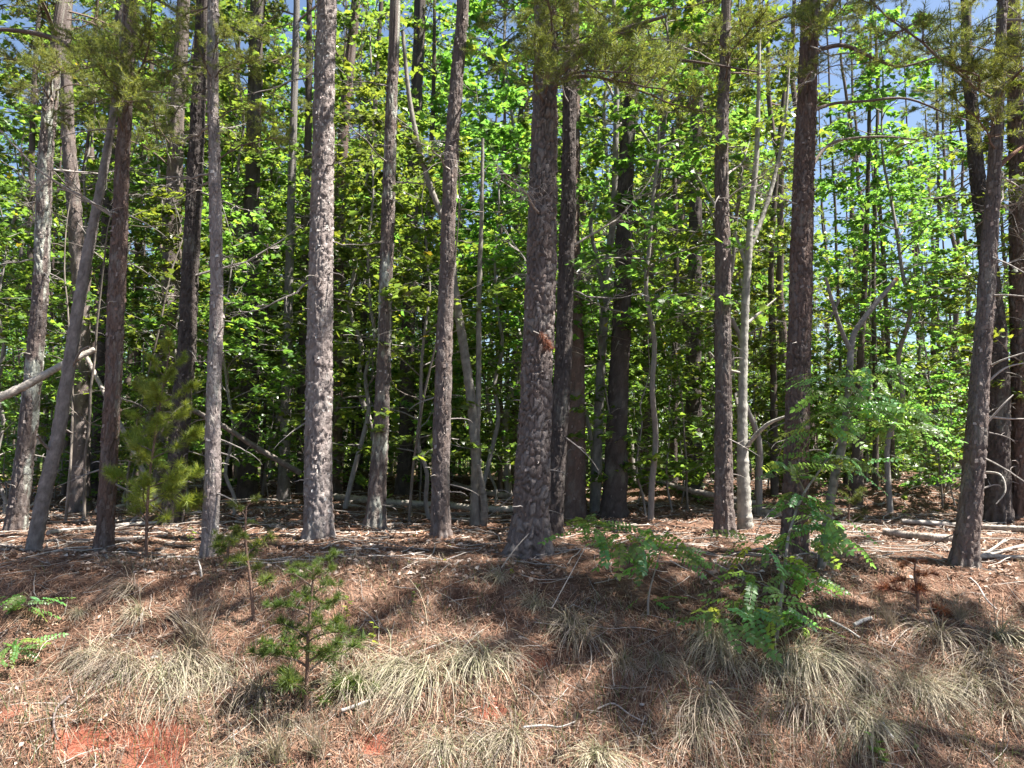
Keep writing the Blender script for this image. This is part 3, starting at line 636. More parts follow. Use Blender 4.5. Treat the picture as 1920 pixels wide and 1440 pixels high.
for label, bp, pts in [
    ('dark crooked small tree standing behind the locust at right', (1603, 945), [(1603, 945, 30), (1608, 830, 20), (1612, 700, 14), (1620, 560, 11), (1626, 400, 9), (1630, 200, 7), (1634, 0, 4)]),
    ('thin dark sapling just right of the crooked small tree', (1640, 912), [(1640, 912, 13), (1642, 760, 10), (1638, 560, 8), (1640, 350, 6), (1650, 100, 4)]),
    ('thin dark trunk between the lichen pine and the leaning slim trunk', (50, 925), [(50, 925, 18), (52, 700, 14), (58, 450, 12), (62, 200, 10), (75, 0, 7)]),
    ('slender dark trunk leaning right above the bushy pine sapling', (255, 905), [(255, 905, 14), (258, 640, 13), (262, 380, 12), (275, 220, 11), (290, 60, 9)]),
    ('slim trunk with a light edge behind the square-plated pine', (960, 925), [(960, 925, 20), (966, 780, 18), (970, 560, 15), (972, 300, 12), (985, 100, 9)]),
    ('thin trunk left of the large brown pine', (1452, 930), [(1452, 930, 16), (1450, 700, 13), (1446, 480, 11), (1462, 260, 9), (1480, 80, 6)]),
    ('dark slim trunk right of the broad dark pine', (1215, 925), [(1215, 925, 24), (1214, 740, 19), (1218, 520, 17), (1240, 260, 14), (1262, 60, 11)]),
    ('slim dark trunk left of the pale-footed pine', (672, 915), [(672, 915, 17), (676, 700, 14), (690, 480, 12), (700, 250, 10), (715, 0, 8)]),
    ('thin dark trunk between the mid dark pine and the square-plated pine', (790, 915), [(790, 915, 15), (796, 700, 13), (800, 460, 11), (812, 200, 9), (815, 0, 6)]),
    ('slim dark trunk left of the split-base pine', (428, 915), [(428, 915, 15), (430, 700, 12), (428, 460, 10), (440, 200, 9), (452, 0, 7)]),
    ('thin dark trunk just left of the thick pale pine', (566, 930), [(566, 930, 24), (568, 740, 20), (570, 480, 17), (578, 240, 14), (580, 0, 11)]),
    ('slender trunk right of the deep dark pine', (1262, 905), [(1262, 905, 16), (1265, 700, 12), (1268, 480, 10), (1262, 240, 8)]),
    ('slim dark trunk at right between the locust foliage and leaning pine', (1752, 912), [(1752, 912, 12), (1754, 780, 10), (1750, 600, 8), (1760, 380, 6), (1755, 150, 4)]),
    ]:
    stems_thing('slim_tree', label, 'tree', bp, [('trunk', 0, pts)], M_BARK, (.105, .085, .075), segs=8)

# fallen and leaning dead wood: label, start pixel on its depth, list of points (x, y), width, colour
def dead_pole(name, label, pts, Ys, w0, w1, col=(.34, .30, .26), cat='dead wood', lift=0.0, segs=9, twigs=0):
    P = np.array([at(x, y, Y) if Y else onground(x, y) + np.array([0, 0, w0 * .35 + lift]) for (x, y), Y in zip(pts, Ys)])
    n = 24 * len(P); D = spline(P, n); rad = np.linspace(w0, w1, n) / 2; seed = len(label) + int(pts[0][0])
    rr = rad[:, None] * (1 + .25 * (hsh(np.arange(n)[:, None], np.arange(segs)[None], seed) - .5)); b = D[0].copy()
    V, Fq, _ = tube(D - b, rr, segs); nz = fbm(np.repeat(np.arange(n), segs) * .4, np.tile(np.arange(segs), n) * .8, seed)[:, None]
    mb = MB(); mb.add(V, Fq, np.array(col)[None] * (.3 + 1.2 * nz)); mb.add(V[:segs], np.arange(segs)[None, ::-1], np.array(col) * .8); mb.add(V[-segs:], np.arange(segs)[None], np.array(col))
    o = thing(name, label, cat, b, me=mb.mesh(name, M_DEAD, True))
    rng = random.Random(seed)
    for k in range(twigs):
        q = D[rng.randrange(n // 4, n)] - b
        link('twig', DEADS[rng.choice([0, 1, 2])], o, q, (rng.uniform(-1, 1), rng.uniform(-.9, .4), rng.uniform(0, 6.28)), rng.uniform(.5, 1))
    return o
dead_pole('leaning_dead_pole', 'pale bare dead trunk leaning up rightward across the left edge pines', [(-60, 772), (40, 727), (110, 688), (178, 655)], [9.4, 9.6, 9.8, 10], .12, .075, (.43, .38, .33))
dead_pole('leaning_dead_pole', 'grey dead pole slanting down rightward behind the reddish left pine', [(160, 665), (200, 745), (245, 835), (300, 945)], [12.5, 12.3, 12, 11.6], .065, .08, (.33, .29, .26))
dead_pole('leaning_dead_pole', 'dark dead pole slanting down from the split-base pine to the pale pine', [(352, 764), (420, 800), (490, 845), (562, 886)], [11, 11.3, 11.8, 12.4], .065, .095, (.22, .19, .17))
dead_pole('fallen_tree', 'long bark-stripped fallen trunk sloping down behind the forked hardwood', [(1130, 862), (1190, 888), (1290, 918), (1420, 945)], [13.4, 13.2, 12.8, 12.2], .07, .10, (.31, .27, .24), twigs=6)
dead_pole('fallen_log', 'pale fallen log lying left of the leaning right pine', [(1655, 1004), (1700, 1012), (1745, 1017), (1790, 1020)], [0, 0, 0, 0], .08, .10, (.36, .31, .27), lift=.03)
dead_pole('fallen_log', 'long pale pole lying behind the leaning right pine', [(1690, 985), (1780, 992), (1860, 998), (1940, 1003)], [0, 0, 0, 0], .06, .09, (.42, .37, .33), lift=.04)
dead_pole('fallen_log', 'bleached fallen log behind the pine with the pale-patched foot', [(630, 938), (690, 944), (750, 950), (812, 953)], [0, 0, 0, 0], .13, .11, (.40, .36, .31), lift=.02)
dead_pole('fallen_log', 'bleached fallen log between the square-plated and central pines', [(835, 952), (870, 958), (910, 962), (965, 962)], [0, 0, 0, 0], .12, .10, (.40, .36, .31), lift=.02)
dead_pole('fallen_log', 'fallen log lying far back left of the thick central pine', [(850, 915), (890, 925), (930, 934), (960, 936)], [0, 0, 0, 0], .12, .11, (.36, .31, .27), lift=.03)
dead_pole('fallen_log', 'grey fallen log right of the brown pine', [(1290, 925), (1350, 948), (1420, 968), (1480, 975)], [0, 0, 0, 0], .12, .12, (.36, .32, .28), lift=.03)
dead_pole('fallen_log', 'thin fallen pole lying left of the pine with blackened base', [(90, 1005), (160, 997), (230, 990), (305, 985)], [0, 0, 0, 0], .06, .05, (.40, .36, .32), lift=.02)
dead_pole('fallen_log', 'fallen pole lying behind the bushy pine sapling', [(180, 965), (240, 955), (300, 952), (350, 940)], [0, 0, 0, 0], .07, .06, (.38, .34, .3), lift=.04)
dead_pole('fallen_branch', 'forked pale branch on the ground right of the leaning right pine', [(1822, 1052), (1860, 1050), (1900, 1052), (1940, 1054)], [0, 0, 0, 0], .05, .035, (.44, .4, .36), lift=.02)
dead_pole('fallen_branch', 'pale stick propped up right of the leaning pine foot', [(1835, 1045), (1860, 1030), (1885, 1012)], [8.0, 8.1, 8.3], .035, .02, (.44, .4, .36))
dead_pole('fallen_branch', 'grey branch lying under the right edge at the crest', [(1850, 1050), (1890, 1038), (1940, 1025)], [0, 0, 0], .045, .03, (.33, .3, .27), lift=.03)
dead_pole('fallen_branch', 'white bleached stick on the bank under the locust sapling', [(1555, 1170), (1590, 1188), (1612, 1202)], [0, 0, 0], .022, .015, (.5, .46, .42), lift=.02)
dead_pole('fallen_branch', 'bleached stub of wood lying upper right on the bank', [(1602, 1178), (1618, 1170), (1634, 1164)], [0, 0, 0], .035, .03, (.48, .46, .43), lift=.01)
dead_pole('fallen_branch', 'long thin stick lying across the upper bank below the central pine', [(1000, 1170), (1050, 1177), (1090, 1174), (1140, 1183), (1190, 1180), (1232, 1188)], [0] * 6, .011, .006, (.34, .3, .27), lift=.012)
dead_pole('fallen_branch', 'crooked dark root hanging from the clay at lower left', [(128, 1318), (105, 1340), (100, 1370), (108, 1400)], [0, 0, 0, 0], .022, .012, (.16, .13, .12), lift=.03)
dead_pole('fallen_branch', 'bleached stick poking from the grass left of the lower centre clump', [(640, 1345), (665, 1335), (695, 1325)], [0, 0, 0], .03, .02, (.36, .33, .3), lift=.03)
dead_pole('fallen_branch', 'pale stick in the grass at bottom right', [(1655, 1372), (1668, 1390), (1676, 1402)], [0, 0, 0], .022, .015, (.46, .44, .43), lift=.05)
dead_pole('fallen_branch', 'grey stick lying on the straw at lower centre', [(980, 1376), (1020, 1372), (1050, 1374), (1080, 1364)], [0, 0, 0, 0], .018, .01, (.34, .32, .3), lift=.03)
dead_pole('fallen_branch', 'thin forked stick on the straw right of lower centre', [(1120, 1340), (1150, 1330), (1180, 1350), (1205, 1362)], [0, 0, 0, 0], .014, .01, (.34, .3, .28), lift=.03)
dead_pole('fallen_branch', 'upright bleached twig on the crest right of the split-base pine', [(378, 1082), (376, 1065), (372, 1052)], [7.3, 7.3, 7.35], .02, .012, (.5, .46, .42))
dead_pole('fallen_branch', 'thin pale sapling stick leaning across the bank right of the central pine', [(1035, 1140), (1065, 1085), (1098, 1025)], [6.6, 6.7, 6.9], .01, .006, (.4, .36, .32))
dead_pole('fallen_branch', 'dead stick leaning against the foot of the central pine', [(940, 1065), (965, 1030), (992, 1000)], [7.5, 7.6, 7.75], .014, .01, (.45, .38, .31))
dead_pole('fallen_branch', 'forked grey branch on the bank near the right edge', [(1820, 1100), (1835, 1115), (1850, 1140), (1870, 1160)], [0, 0, 0, 0], .018, .012, (.36, .32, .3), lift=.07)

# ------------------------------------------------------------------ understory maples, each its own tree
PHRASE += [(1592, 'the broken grey sapling'), (1690, 'the tall locust crown'), (1754, 'the slim trunk beyond the locust'), (1396, 'the pale forked hardwood'), (1135, 'the forked grey hardwood'), (893, 'the mossy slim trunk'), (1265, 'the slender mid trunk'), (120, 'the leaning slim trunk'), (674, 'the slim trunk beyond the pale pine'), (430, 'the slim trunk near the split-base pine')]
PHRASE.sort()
def between(x):
    """name the two trunks a screen position lies between"""
    if x < PHRASE[0][0]: return 'left of ' + PHRASE[0][1]
    if x > PHRASE[-1][0]: return 'right of ' + PHRASE[-1][1]
    i = max(k for k in range(len(PHRASE)) if PHRASE[k][0] <= x)
    return 'right of ' + PHRASE[i][1]
USED = {}
def unique(kind, x):
    base = f'{kind} {between(x)}'
    n = USED.get(base, 0); USED[base] = n + 1
    return base if n == 0 else f"{['', 'second', 'third', 'fourth', 'fifth', 'sixth', 'seventh', 'eighth', 'ninth', 'tenth', 'eleventh', 'twelfth'][min(n, 11)]} {base}"
rm = random.Random(11)
def maple(px, Y, k, sc, leaves=0, kind='leafy green maple'):
    x = (px - 960) / F_PX * Y; z = float(gh(x, Y)); tm, cm, tips = MAPLES[k]
    t = thing('maple_sapling', unique(kind, px), 'maple', (x, Y, z), 'young maples growing among the pines', rm.uniform(0, 6.28), sc=sc)
    link('trunk', tm, t); c = link('crown', cm, t); c['kind'] = 'stuff'
    for q in range(leaves):                                        # single big leaves at the limb tips
        p = tips[rm.randrange(len(tips))]; a = rm.uniform(0, 6.28); rr = rm.uniform(0, .18)
        link('leaf', LEAVES[rm.randrange(5)], t, (p[0] + rr * math.cos(a), p[1] + rr * math.sin(a), p[2] + rm.uniform(-.08, .08)), (rm.uniform(-.7, .7), rm.uniform(-.2, .9), rm.uniform(0, 6.28)), rm.uniform(.10, .16))
NEARM = [(660, 12.2, 1, 1.0, 90), (800, 11.6, 0, 1.05, 70), (905, 12.5, 1, 1.0, 90), (1220, 11.3, 2, .95, 110), (1110, 12.6, 1, .95, 70), (1420, 12.0, 2, .95, 80),
         (1660, 12.2, 2, .9, 70), (1600, 14, 1, 1.0, 40), (1900, 11.6, 1, .9, 40), (270, 14.0, 2, 1.0, 40), (100, 14.5, 2, 1.0, 40), (700, 14.5, 2, 1.05, 40),          (20, 12.5, 0, 1.0, 40), (1760, 15.5, 1, 1.0, 20)]
for a in NEARM: maple(*a)
for i in range(30):
    Y = rm.uniform(15.5, 30); px = rm.uniform(-150, 2080)
    if px > 1450 and rm.random() < .6: continue
    maple(px, Y, rm.choice([0, 1, 1, 2, 2, 3]), rm.uniform(.9, 1.35), 0, 'mid-distance leafy maple')
for i in range(16): maple(rm.uniform(0, 1900), rm.uniform(13, 22), 4, rm.uniform(.7, 1.1), 0, 'low bushy maple')

for i in range(20): maple(-60 + 1560 * (i + rm.random()) / 20, rm.uniform(15, 26), 2, rm.uniform(1.2, 1.6), 0, 'tall leafy maple')
for i in range(46): maple(30 + 1860 * (i + rm.random()) / 46, rm.uniform(11.5, 20), rm.choice([0, 4, 4, 4]), rm.uniform(.75, 1.1), 0, 'low leafy maple')
def bare_sapling_mesh(seed):
    rng = np.random.default_rng(seed); mb = MB(); P = crooked(rng, 5.5, 12, .06, 0, 0) @ np.array(Matrix.Rotation(-1.5, 3, 'Y')).T; V, Fq, _ = tube(spline(P, 40), np.linspace(.022, .006, 40), 6); c = np.array([.17, .145, .125])
    mb.add(V, Fq, c[None] * (.6 + .8 * hsh(np.arange(len(V)), seed)[:, None]))
    for k in range(12):
        i = rng.integers(3, 12); Q = crooked(rng, rng.uniform(.4, 1.2), 6, .18, .0, .4) @ np.array(Matrix.Rotation(rng.uniform(0, 6.28), 3, 'Z')).T + P[i]; V, Fq, _ = tube(Q, np.linspace(.008, .003, 7), 4); mb.add(V, Fq, c * rng.uniform(.7, 1.3))
    return mb.mesh('bare_sapling', M_SMOOTH, True)
BARES = [bare_sapling_mesh(s) for s in range(5)]
for i in range(60):
    px = 20 + 1880 * (i + rm.random()) / 60; Y = rm.uniform(11, 24); x = (px - 960) / F_PX * Y
    lab = f'thin bare understory sapling {between(px)}'
    thing('bare_sapling', lab, 'sapling', (x, Y, float(gh(x, Y)) - .05), 'bare saplings ' + between(px), rm.uniform(0, 6.28), BARES[i % 5], rm.uniform(.7, 1.2))
# a bright sprig of big leaves in front of the square-plated pine
def sprig():
    b = at(868, 78, 9.6); t, axis, tb = TREES['plain_pine']
    mb = MB(); Q = crooked(np.random.default_rng(3), .55, 6, .2, .05, .1); V, Fq, _ = tube(Q, np.linspace(.006, .003, len(Q)), 4); mb.add(V, Fq, np.array([.2, .16, .12]))
    o = thing('leaf_sprig', 'pale yellow-green leafy sprig in front of the square-plated pine near the top', 'twig', b, me=mb.mesh('leaf_sprig', M_SMOOTH))
    r_ = random.Random(4)
    for k in range(26): link('leaf', LEAVES[k % 5], o, Q[r_.randrange(1, 7)] + np.array([r_.uniform(-.12, .12), r_.uniform(-.1, .1), r_.uniform(-.2, .05)]), (r_.uniform(-.6, .6), r_.uniform(.1, 1.2), r_.uniform(0, 6.28)), r_.uniform(.11, .17))
sprig()

# ------------------------------------------------------------------ the wood behind
rf = random.Random(31)
def zone(px): return 'left' if px < 640 else 'middle' if px < 1280 else 'right'
def far_tree(px, Y, k, sc):
    x = (px - 960) / F_PX * Y; z = float(gh(x, Y)); tm, cm, _ = FARS[k]
    how = 'deep in' if Y < 38 else 'farthest back'
    kind = 'low leafy shrub' if k == 3 else 'tall leafy tree'
    t = thing('leafy_shrub' if k == 3 else 'leafy_tree', f'{kind} {how} {between(px)}', 'shrub' if k == 3 else 'tree', (x, Y, z),
              f'{kind}s {how} {between(px)}', rf.uniform(0, 6.28), sc=sc)
    link('trunk', tm, t); c = link('crown', cm, t); c['kind'] = 'stuff'
for i in range(125):
    px = -100 + 2120 * (i + rf.random()) / 125; Y = rf.uniform(24, 62)
    if px > 1480 and rf.random() < .66: continue
    if 880 < px < 1010 and Y < 45: continue
    far_tree(px, Y, rf.choice([0, 0, 1, 1, 2]), rf.uniform(.75, 1.15))
for i in range(110): far_tree(rf.uniform(-50, 1970), rf.uniform(22, 55), 3, rf.uniform(.6, 1.1))
# far pines: bare dark trunk with a crown on top
def far_trunk(seed, H, r):
    rng = np.random.default_rng(seed); n = 16; P = np.zeros((n, 3)); P[:, 2] = np.linspace(-.3, H, n); P[:, 0] = np.cumsum(rng.normal(0, .05, n)); P[:, 1] = np.cumsum(rng.normal(0, .05, n)); P[:, :2] -= P[1, :2]
    D = spline(P, 60); rr = np.linspace(r, r * .2, 60)[:, None] * (1 + .16 * (hsh(np.arange(60)[:, None], np.arange(10)[None], seed) - .5)); rr[:5] *= np.linspace(1.4, 1, 5)[:, None]
    V, Fq, _ = tube(D, rr, 10); mb = MB(); nz = fbm(V[:, 2] * 3, V[:, 0] * 20, seed)[:, None]; mb.add(V, Fq, np.array([.13, .10, .088])[None] * (.7 + .6 * nz)); return mb.mesh('trunk', M_BARK, True), P
FT = [far_trunk(s, 15, .12) for s in (1, 2, 3)]
for i in range(80):
    px = -100 + 2120 * (i + rf.random()) / 80; Y = rf.uniform(17, 55) ; x = (px - 960) / F_PX * Y
    if any(abs(x - b[0]) < .35 and abs(Y - b[1]) < .5 for _, _, b in TREES.values()): continue
    tm, P = FT[i % 3]
    t = thing('pine_tree', f'slim dark pine trunk {"half-way back" if Y < 30 else "far back"} {between(px)}', 'pine tree', (x, Y, float(gh(x, Y))),
              f'pines {"half-way back" if Y < 30 else "far back"} {between(px)}', rf.uniform(0, 6.28), sc=rf.uniform(.8, 1.2))
    link('trunk', tm, t)
    for k in range(3 if Y < 30 else 0): link('dead_branch', DEADS[rf.choice([2, 3, 5])], t, P[rf.randrange(3, 8)], (rf.uniform(-.5, .5), rf.uniform(-.3, .3), rf.uniform(0, 6.28)), rf.uniform(.8, 1.4))
    c = link('crown', CROWNS[i % 3], t, (P[10][0], P[10][1], 9.3), (0, 0, rf.uniform(0, 6.28)), (.75, .75, .95)); c['kind'] = 'stuff'
for i in range(55):
    px = 10 + 1900 * (i + rf.random()) / 55; Y = rf.uniform(15, 34); x = (px - 960) / F_PX * Y; w = rf.uniform(.32, .55)
    t = thing('pine_tree', f'thin dark straight pine stem deep {between(px)}', 'pine tree', (x, Y, float(gh(x, Y))), 'thin pine stems deep ' + between(px), rf.uniform(0, 6.28), sc=(w, w, rf.uniform(.75, 1.0)))
    link('trunk', FT[i % 3][0], t); P = FT[i % 3][1]
    c = link('crown', CROWNS[i % 3], t, (P[12][0], P[12][1], 11.0), (0, 0, rf.uniform(0, 6.28)), (.9, .9, .6)); c['kind'] = 'stuff'
# unseen pines outside the frame, added so their crowns shade the bank
for x, y in [(6.2, 6.3), (8.0, 4.9), (7.0, 7.6), (-8.0, 9.0)]:
    t = thing('pine_tree', 'unseen pine added outside the frame to shade the bank', 'pine tree', (x, y, float(gh(x, y))), 'unseen pines added beside the frame as shade for the bank', rf.uniform(0, 6.28))
    link('trunk', FT[0][0], t); P = FT[0][1]
    c = link('crown', CROWNS[1], t, (P[8][0], P[8][1], 7.0), (0, 0, rf.uniform(0, 6.28)), 1.15); c['kind'] = 'stuff'
    c = link('crown', CROWNS[2], t, (P[11][0], P[11][1], 10.5), (0, 0, rf.uniform(0, 6.28)), 1.0); c['kind'] = 'stuff'
# farthest woods as one mass
def far_woods():
    rng = np.random.default_rng(91); n = 42000; mb = MB()
    x = rng.uniform(-85, 85, n); y = rng.uniform(66, 92, n) + 12 * (fbm(x * .05, x * 0, 3) - .5)
    top = 9 + 10 * fbm(x * .12, y * .1, 7); top = top * (.85 - .5 / (1 + np.exp(-(x - 20) / 4)))
    z = gh(x, y) + top * rng.beta(1.2, 1.3, n); keep = fbm(x * .5, z * .5, 13) > .36
    add_leaves(mb, rng, np.stack([x, y, z], 1)[keep], .55, RHOMB, .8, None, LEAF_COLS)
    o = link('far_woods', mb.mesh('far_woods', M_LEAF)); o['kind'] = 'stuff'; o['label'] = 'mass of leafy woods seen through the trunks'
far_woods()

# ------------------------------------------------------------------ pine saplings on and above the bank
def pine_sapling(label, base_px, top_px, branches, seed, cols, nl=.10, L=.5, per=60, tw=7, t0=.3, wid=.0025, full=False):
    b = onground(*base_px); Yd = b[1]; P = [b - [0, 0, .1], *[at(x, y, Yd) for x, y in top_px]]; D = spline(P, 30); rng = random.Random(seed)
    t = thing('pine_sapling', label, 'pine sapling', b)
    V, Fq, _ = tube(D - b, np.linspace(.018, .006, 30), 7); mb = MB(); mb.add(V, Fq, np.array([.17, .11, .085])); link('stem', mb.mesh('stem', M_BARK, True), t)
    protos = []
    for k in range(4):
        w_, n_ = bough_parts(seed * 31 + k, 1.0, tw, per, nl / L, cols, .012 / L * .7, wid / L, full); protos.append((w_.mesh('branch', M_BARK), n_.mesh('needles', M_NEEDLE)))
    for k in range(branches):
        f = t0 + (1 - t0) * k / (branches - 1); p = D[min(29, int(f * 29))] - b; w_, n_ = protos[k % 4]
        o = link('branch', w_, t, p, (0, -.25 - .9 * max(0, f - .75), k * 2.39 + rng.uniform(-.4, .4)), L * (1.15 - .65 * (f - t0) / (1 - t0)) * rng.uniform(.75, 1.2)); n = link('needles', n_, o); n['kind'] = 'stuff'
pine_sapling('bushy bright green pine sapling at the crest left of the split-base pine', (275, 1048), [(276, 960), (282, 880), (294, 800), (305, 730), (318, 660)], 24, 3, [(.20, .26, .045), (.24, .28, .06), (.14, .20, .045)], .11, .56, 60, 7, .16, full=True)
pine_sapling('small sparse pine sapling on the upper bank right of the split-base pine', (478, 1165), [(472, 1110), (464, 1050), (460, 1000), (462, 950)], 9, 4, NEEDLE_NEW + NEEDLE_OLD, .09, .26, 34, 4, .3)
pine_sapling('dark green pine sapling on the mid bank among dry grass', (574, 1335), [(576, 1260), (578, 1190), (584, 1120), (588, 1068)], 22, 6, [(.05, .085, .022), (.07, .11, .03), (.09, .14, .03)], .075, .42, 30, 9, .12)
pine_sapling('tiny green pine seedling by the split-base pine foot', (425, 1060), [(428, 1030), (432, 1005)], 7, 8, NEEDLE_OLD + NEEDLE_NEW, .08, .25, 50, 5, .2)
pine_sapling('dead rusty pine seedling on the bank near the right edge', (1722, 1150), [(1720, 1110), (1715, 1080), (1716, 1055)], 9, 9, [(.15, .06, .04), (.20, .085, .055), (.12, .055, .04)], .09, .26, 34, 4, .2)
pine_sapling('drab shaded pine seedling in the wood behind the pale log', (1590, 985), [(1592, 950), (1596, 925)], 7, 10, NEEDLE_OLD, .08, .3, 40, 5, .2)

# ------------------------------------------------------------------ locusts: stems and compound leaves, each frond an object
def frond_mesh(seed, nlf=8, L=.30):
    rng = np.random.default_rng(seed); mb = MB(); P = crooked(rng, L, 8, .05, .05, .25); V, Fq, _ = tube(P, np.linspace(.0025, .001, len(P)), 3); mb.add(V, Fq, np.array([.12, .16, .04]))
    D = spline(P, 40); c0 = np.array([(.085, .18, .06), (.10, .19, .055), (.08, .165, .065), (.15, .22, .05)])[seed % 4]
    for k in range(nlf):
        i = int(6 + 32 * k / (nlf - 1)); p = D[i]
        for s in (-1, 1):
            a = s * rng.uniform(1.0, 1.35); l = rng.uniform(.042, .058) * (1 - .25 * abs(k / (nlf - 1) - .45))
            V = OVAL * l * np.array([1, 1.35, 1]); V = V @ np.array(Euler((s * rng.uniform(-.1, .5), rng.uniform(-.1, .3), a)).to_matrix()).T + p; mb.add(V, np.arange(6)[None], c0 * rng.uniform(.8, 1.25))
    V = OVAL * .055 * np.array([1, 1.35, 1]) + D[-1]; mb.add(V, np.arange(6)[None], c0 * 1.1)
    return mb.mesh('frond', M_LEAF)
FRONDS = [frond_mesh(s) for s in range(6)]
def locust(label, base_px, stem, clusters, seed, w=.022, cat='locust sapling', fs=1.0):
    b = onground(*base_px); rng = random.Random(seed); t = thing('locust_sapling', label, cat, b)
    P = spline([b - [0, 0, .1]] + [at(x, y, b[1] + dy) for x, y, dy in stem], 40); V, Fq, _ = tube(P - b, np.linspace(w, w * .3, 40), 7); mb = MB(); mb.add(V, Fq, np.array([.24, .21, .185])); link('stem', mb.mesh('stem', M_SMOOTH, True), t)
    for (x, y, rad, n, dy) in clusters:
        c = at(x, y, b[1] + dy); i = int(np.argmin(np.linalg.norm(P - c, axis=1) + np.maximum(0, P[:, 2] - c[2]) * .6)); s = P[i]
        m = (s + c) / 2 + np.array([rng.uniform(-.03, .03), 0, .05]); Q = spline([s, m, c], 10); V, Fq, _ = tube(Q - b, np.linspace(w * .35, w * .12, 10), 5); mb = MB(); mb.add(V, Fq, np.array([.2, .19, .12])); link('branch', mb.mesh('branch', M_SMOOTH), t)
        r = rad * scale_at(b[1])
        for k in range(int(n * 1.15)):
            a = rng.uniform(0, 6.283); rr = r * math.sqrt(rng.random()) * .85; hd = a + rng.uniform(-.6, .6)
            link('frond', FRONDS[rng.randrange(6)], t, (c[0] - b[0] + rr * math.cos(a), c[1] - b[1] + rr * math.sin(a) * .8, c[2] - b[2] + rng.uniform(-.45, .35) * r), (rng.uniform(-.9, .9), rng.uniform(-.1, .8), hd), rng.uniform(.75, 1.25) * fs)
locust('tall green locust sapling with feathery leaves before the large brown pine', (1452, 1208), [(1462, 1140, .1), (1472, 1060, .3), (1480, 1000, .5), (1505, 930, .7), (1545, 870, .9), (1585, 800, 1.1), (1610, 740, 1.2)],
       [(1560, 715, 60, 22, 1.1), (1640, 700, 70, 30, 1.2), (1690, 755, 60, 28, 1.2), (1630, 775, 70, 28, 1.1), (1545, 790, 50, 20, 1.0), (1700, 800, 50, 16, 1.1), (1590, 750, 50, 16, 1.0), (1480, 880, 45, 12, .7), (1510, 935, 40, 10, .7), (1560, 980, 35, 9, .4), (1470, 940, 35, 8, .6),
        (1500, 1000, 50, 12, .4), (1565, 1000, 35, 8, .4), (1430, 1010, 35, 7, .2), (1450, 1055, 35, 7, .2), (1500, 1080, 40, 8, .1), (1420, 1090, 40, 8, 0), (1590, 870, 45, 12, .9), (1540, 860, 40, 10, .8), (1350, 1150, 45, 11, -.1), (1400, 1130, 45, 10, -.1), (1455, 1140, 45, 9, -.1), (1510, 1160, 40, 9, -.1)], 5, .02)
locust('low spreading locust with feathery leaves right of the central pine foot', (1215, 1152), [(1216, 1120, 0), (1228, 1070, .1), (1240, 1030, .2)],
       [(1110, 985, 45, 12, .3), (1165, 1000, 50, 14, .2), (1215, 1010, 50, 14, .2), (1255, 1040, 40, 11, .1), (1200, 1055, 30, 5, .1), (1212, 1120, 25, 3, 0)], 6, .012)
locust('upper leafy green sprout at the left edge of the bank', (-12, 1180), [(-8, 1150, 0), (15, 1130, 0), (40, 1122, 0)], [(25, 1128, 35, 8, 0), (58, 1120, 30, 6, 0), (48, 1140, 25, 4, 0)], 7, .008, 'sprout', .75)
locust('lower leafy green sprout at the left edge of the bank', (-12, 1252), [(-6, 1230, 0), (8, 1215, 0)], [(20, 1205, 30, 7, 0), (40, 1205, 25, 4, 0), (10, 1228, 25, 4, 0)], 8, .008, 'sprout', .7)
def sprout(label, px, seed, n=7, s=.07, col=(.09, .16, .03), H=.16):
    b = onground(*px); rng = np.random.default_rng(seed); t = thing('sprout', label, 'sprout', b); P = crooked(rng, H, 5, .1) @ np.array(Matrix.Rotation(-1.45, 3, 'Y')).T
    V, Fq, _ = tube(P, np.linspace(.003, .0015, 6), 4); mb = MB(); mb.add(V, Fq, np.array(col)); link('stem', mb.mesh('stem', M_LEAF), t)
    lm = MB(); lm.add(OVAL * np.array([1, 1.3, 1]), np.arange(6)[None], np.array(col)); me = lm.mesh('leaf', M_LEAF)
    for k in range(n): link('leaf', me, t, P[1 + k % 5], (rng.uniform(-.4, .4), rng.uniform(-.7, .3), k * 2.4), s * rng.uniform(.7, 1.2))
sprout('small bright green sprout at the bottom edge right of centre', (1648, 1432), 1, 11, .08)
sprout('tiny grey-green leafy plant beside the pale stick at bottom right', (1718, 1425), 2, 12, .035, (.10, .13, .06))
sprout('round-leaved green sprout on the bank right of the locust', (1525, 1148), 3, 7, .06, (.05, .10, .03))
sprout('yellow-green weed on the mid bank left of centre', (700, 1215), 4, 14, .05, (.16, .2, .04), .2)
sprout('yellow-green weed left of the mid-bank weed', (648, 1165), 5, 14, .05, (.16, .2, .04), .2)
sprout('green weed on the upper bank below the square-plated pine', (770, 1135), 6, 12, .05, (.09, .13, .04), .2)
sprout('light green seedling on the mound at right', (1690, 975), 7, 14, .13, (.09, .14, .04), .5)
sprout('small green weed in the straw by the split-base pine', (355, 1020), 8, 12, .06, (.12, .17, .04), .2)

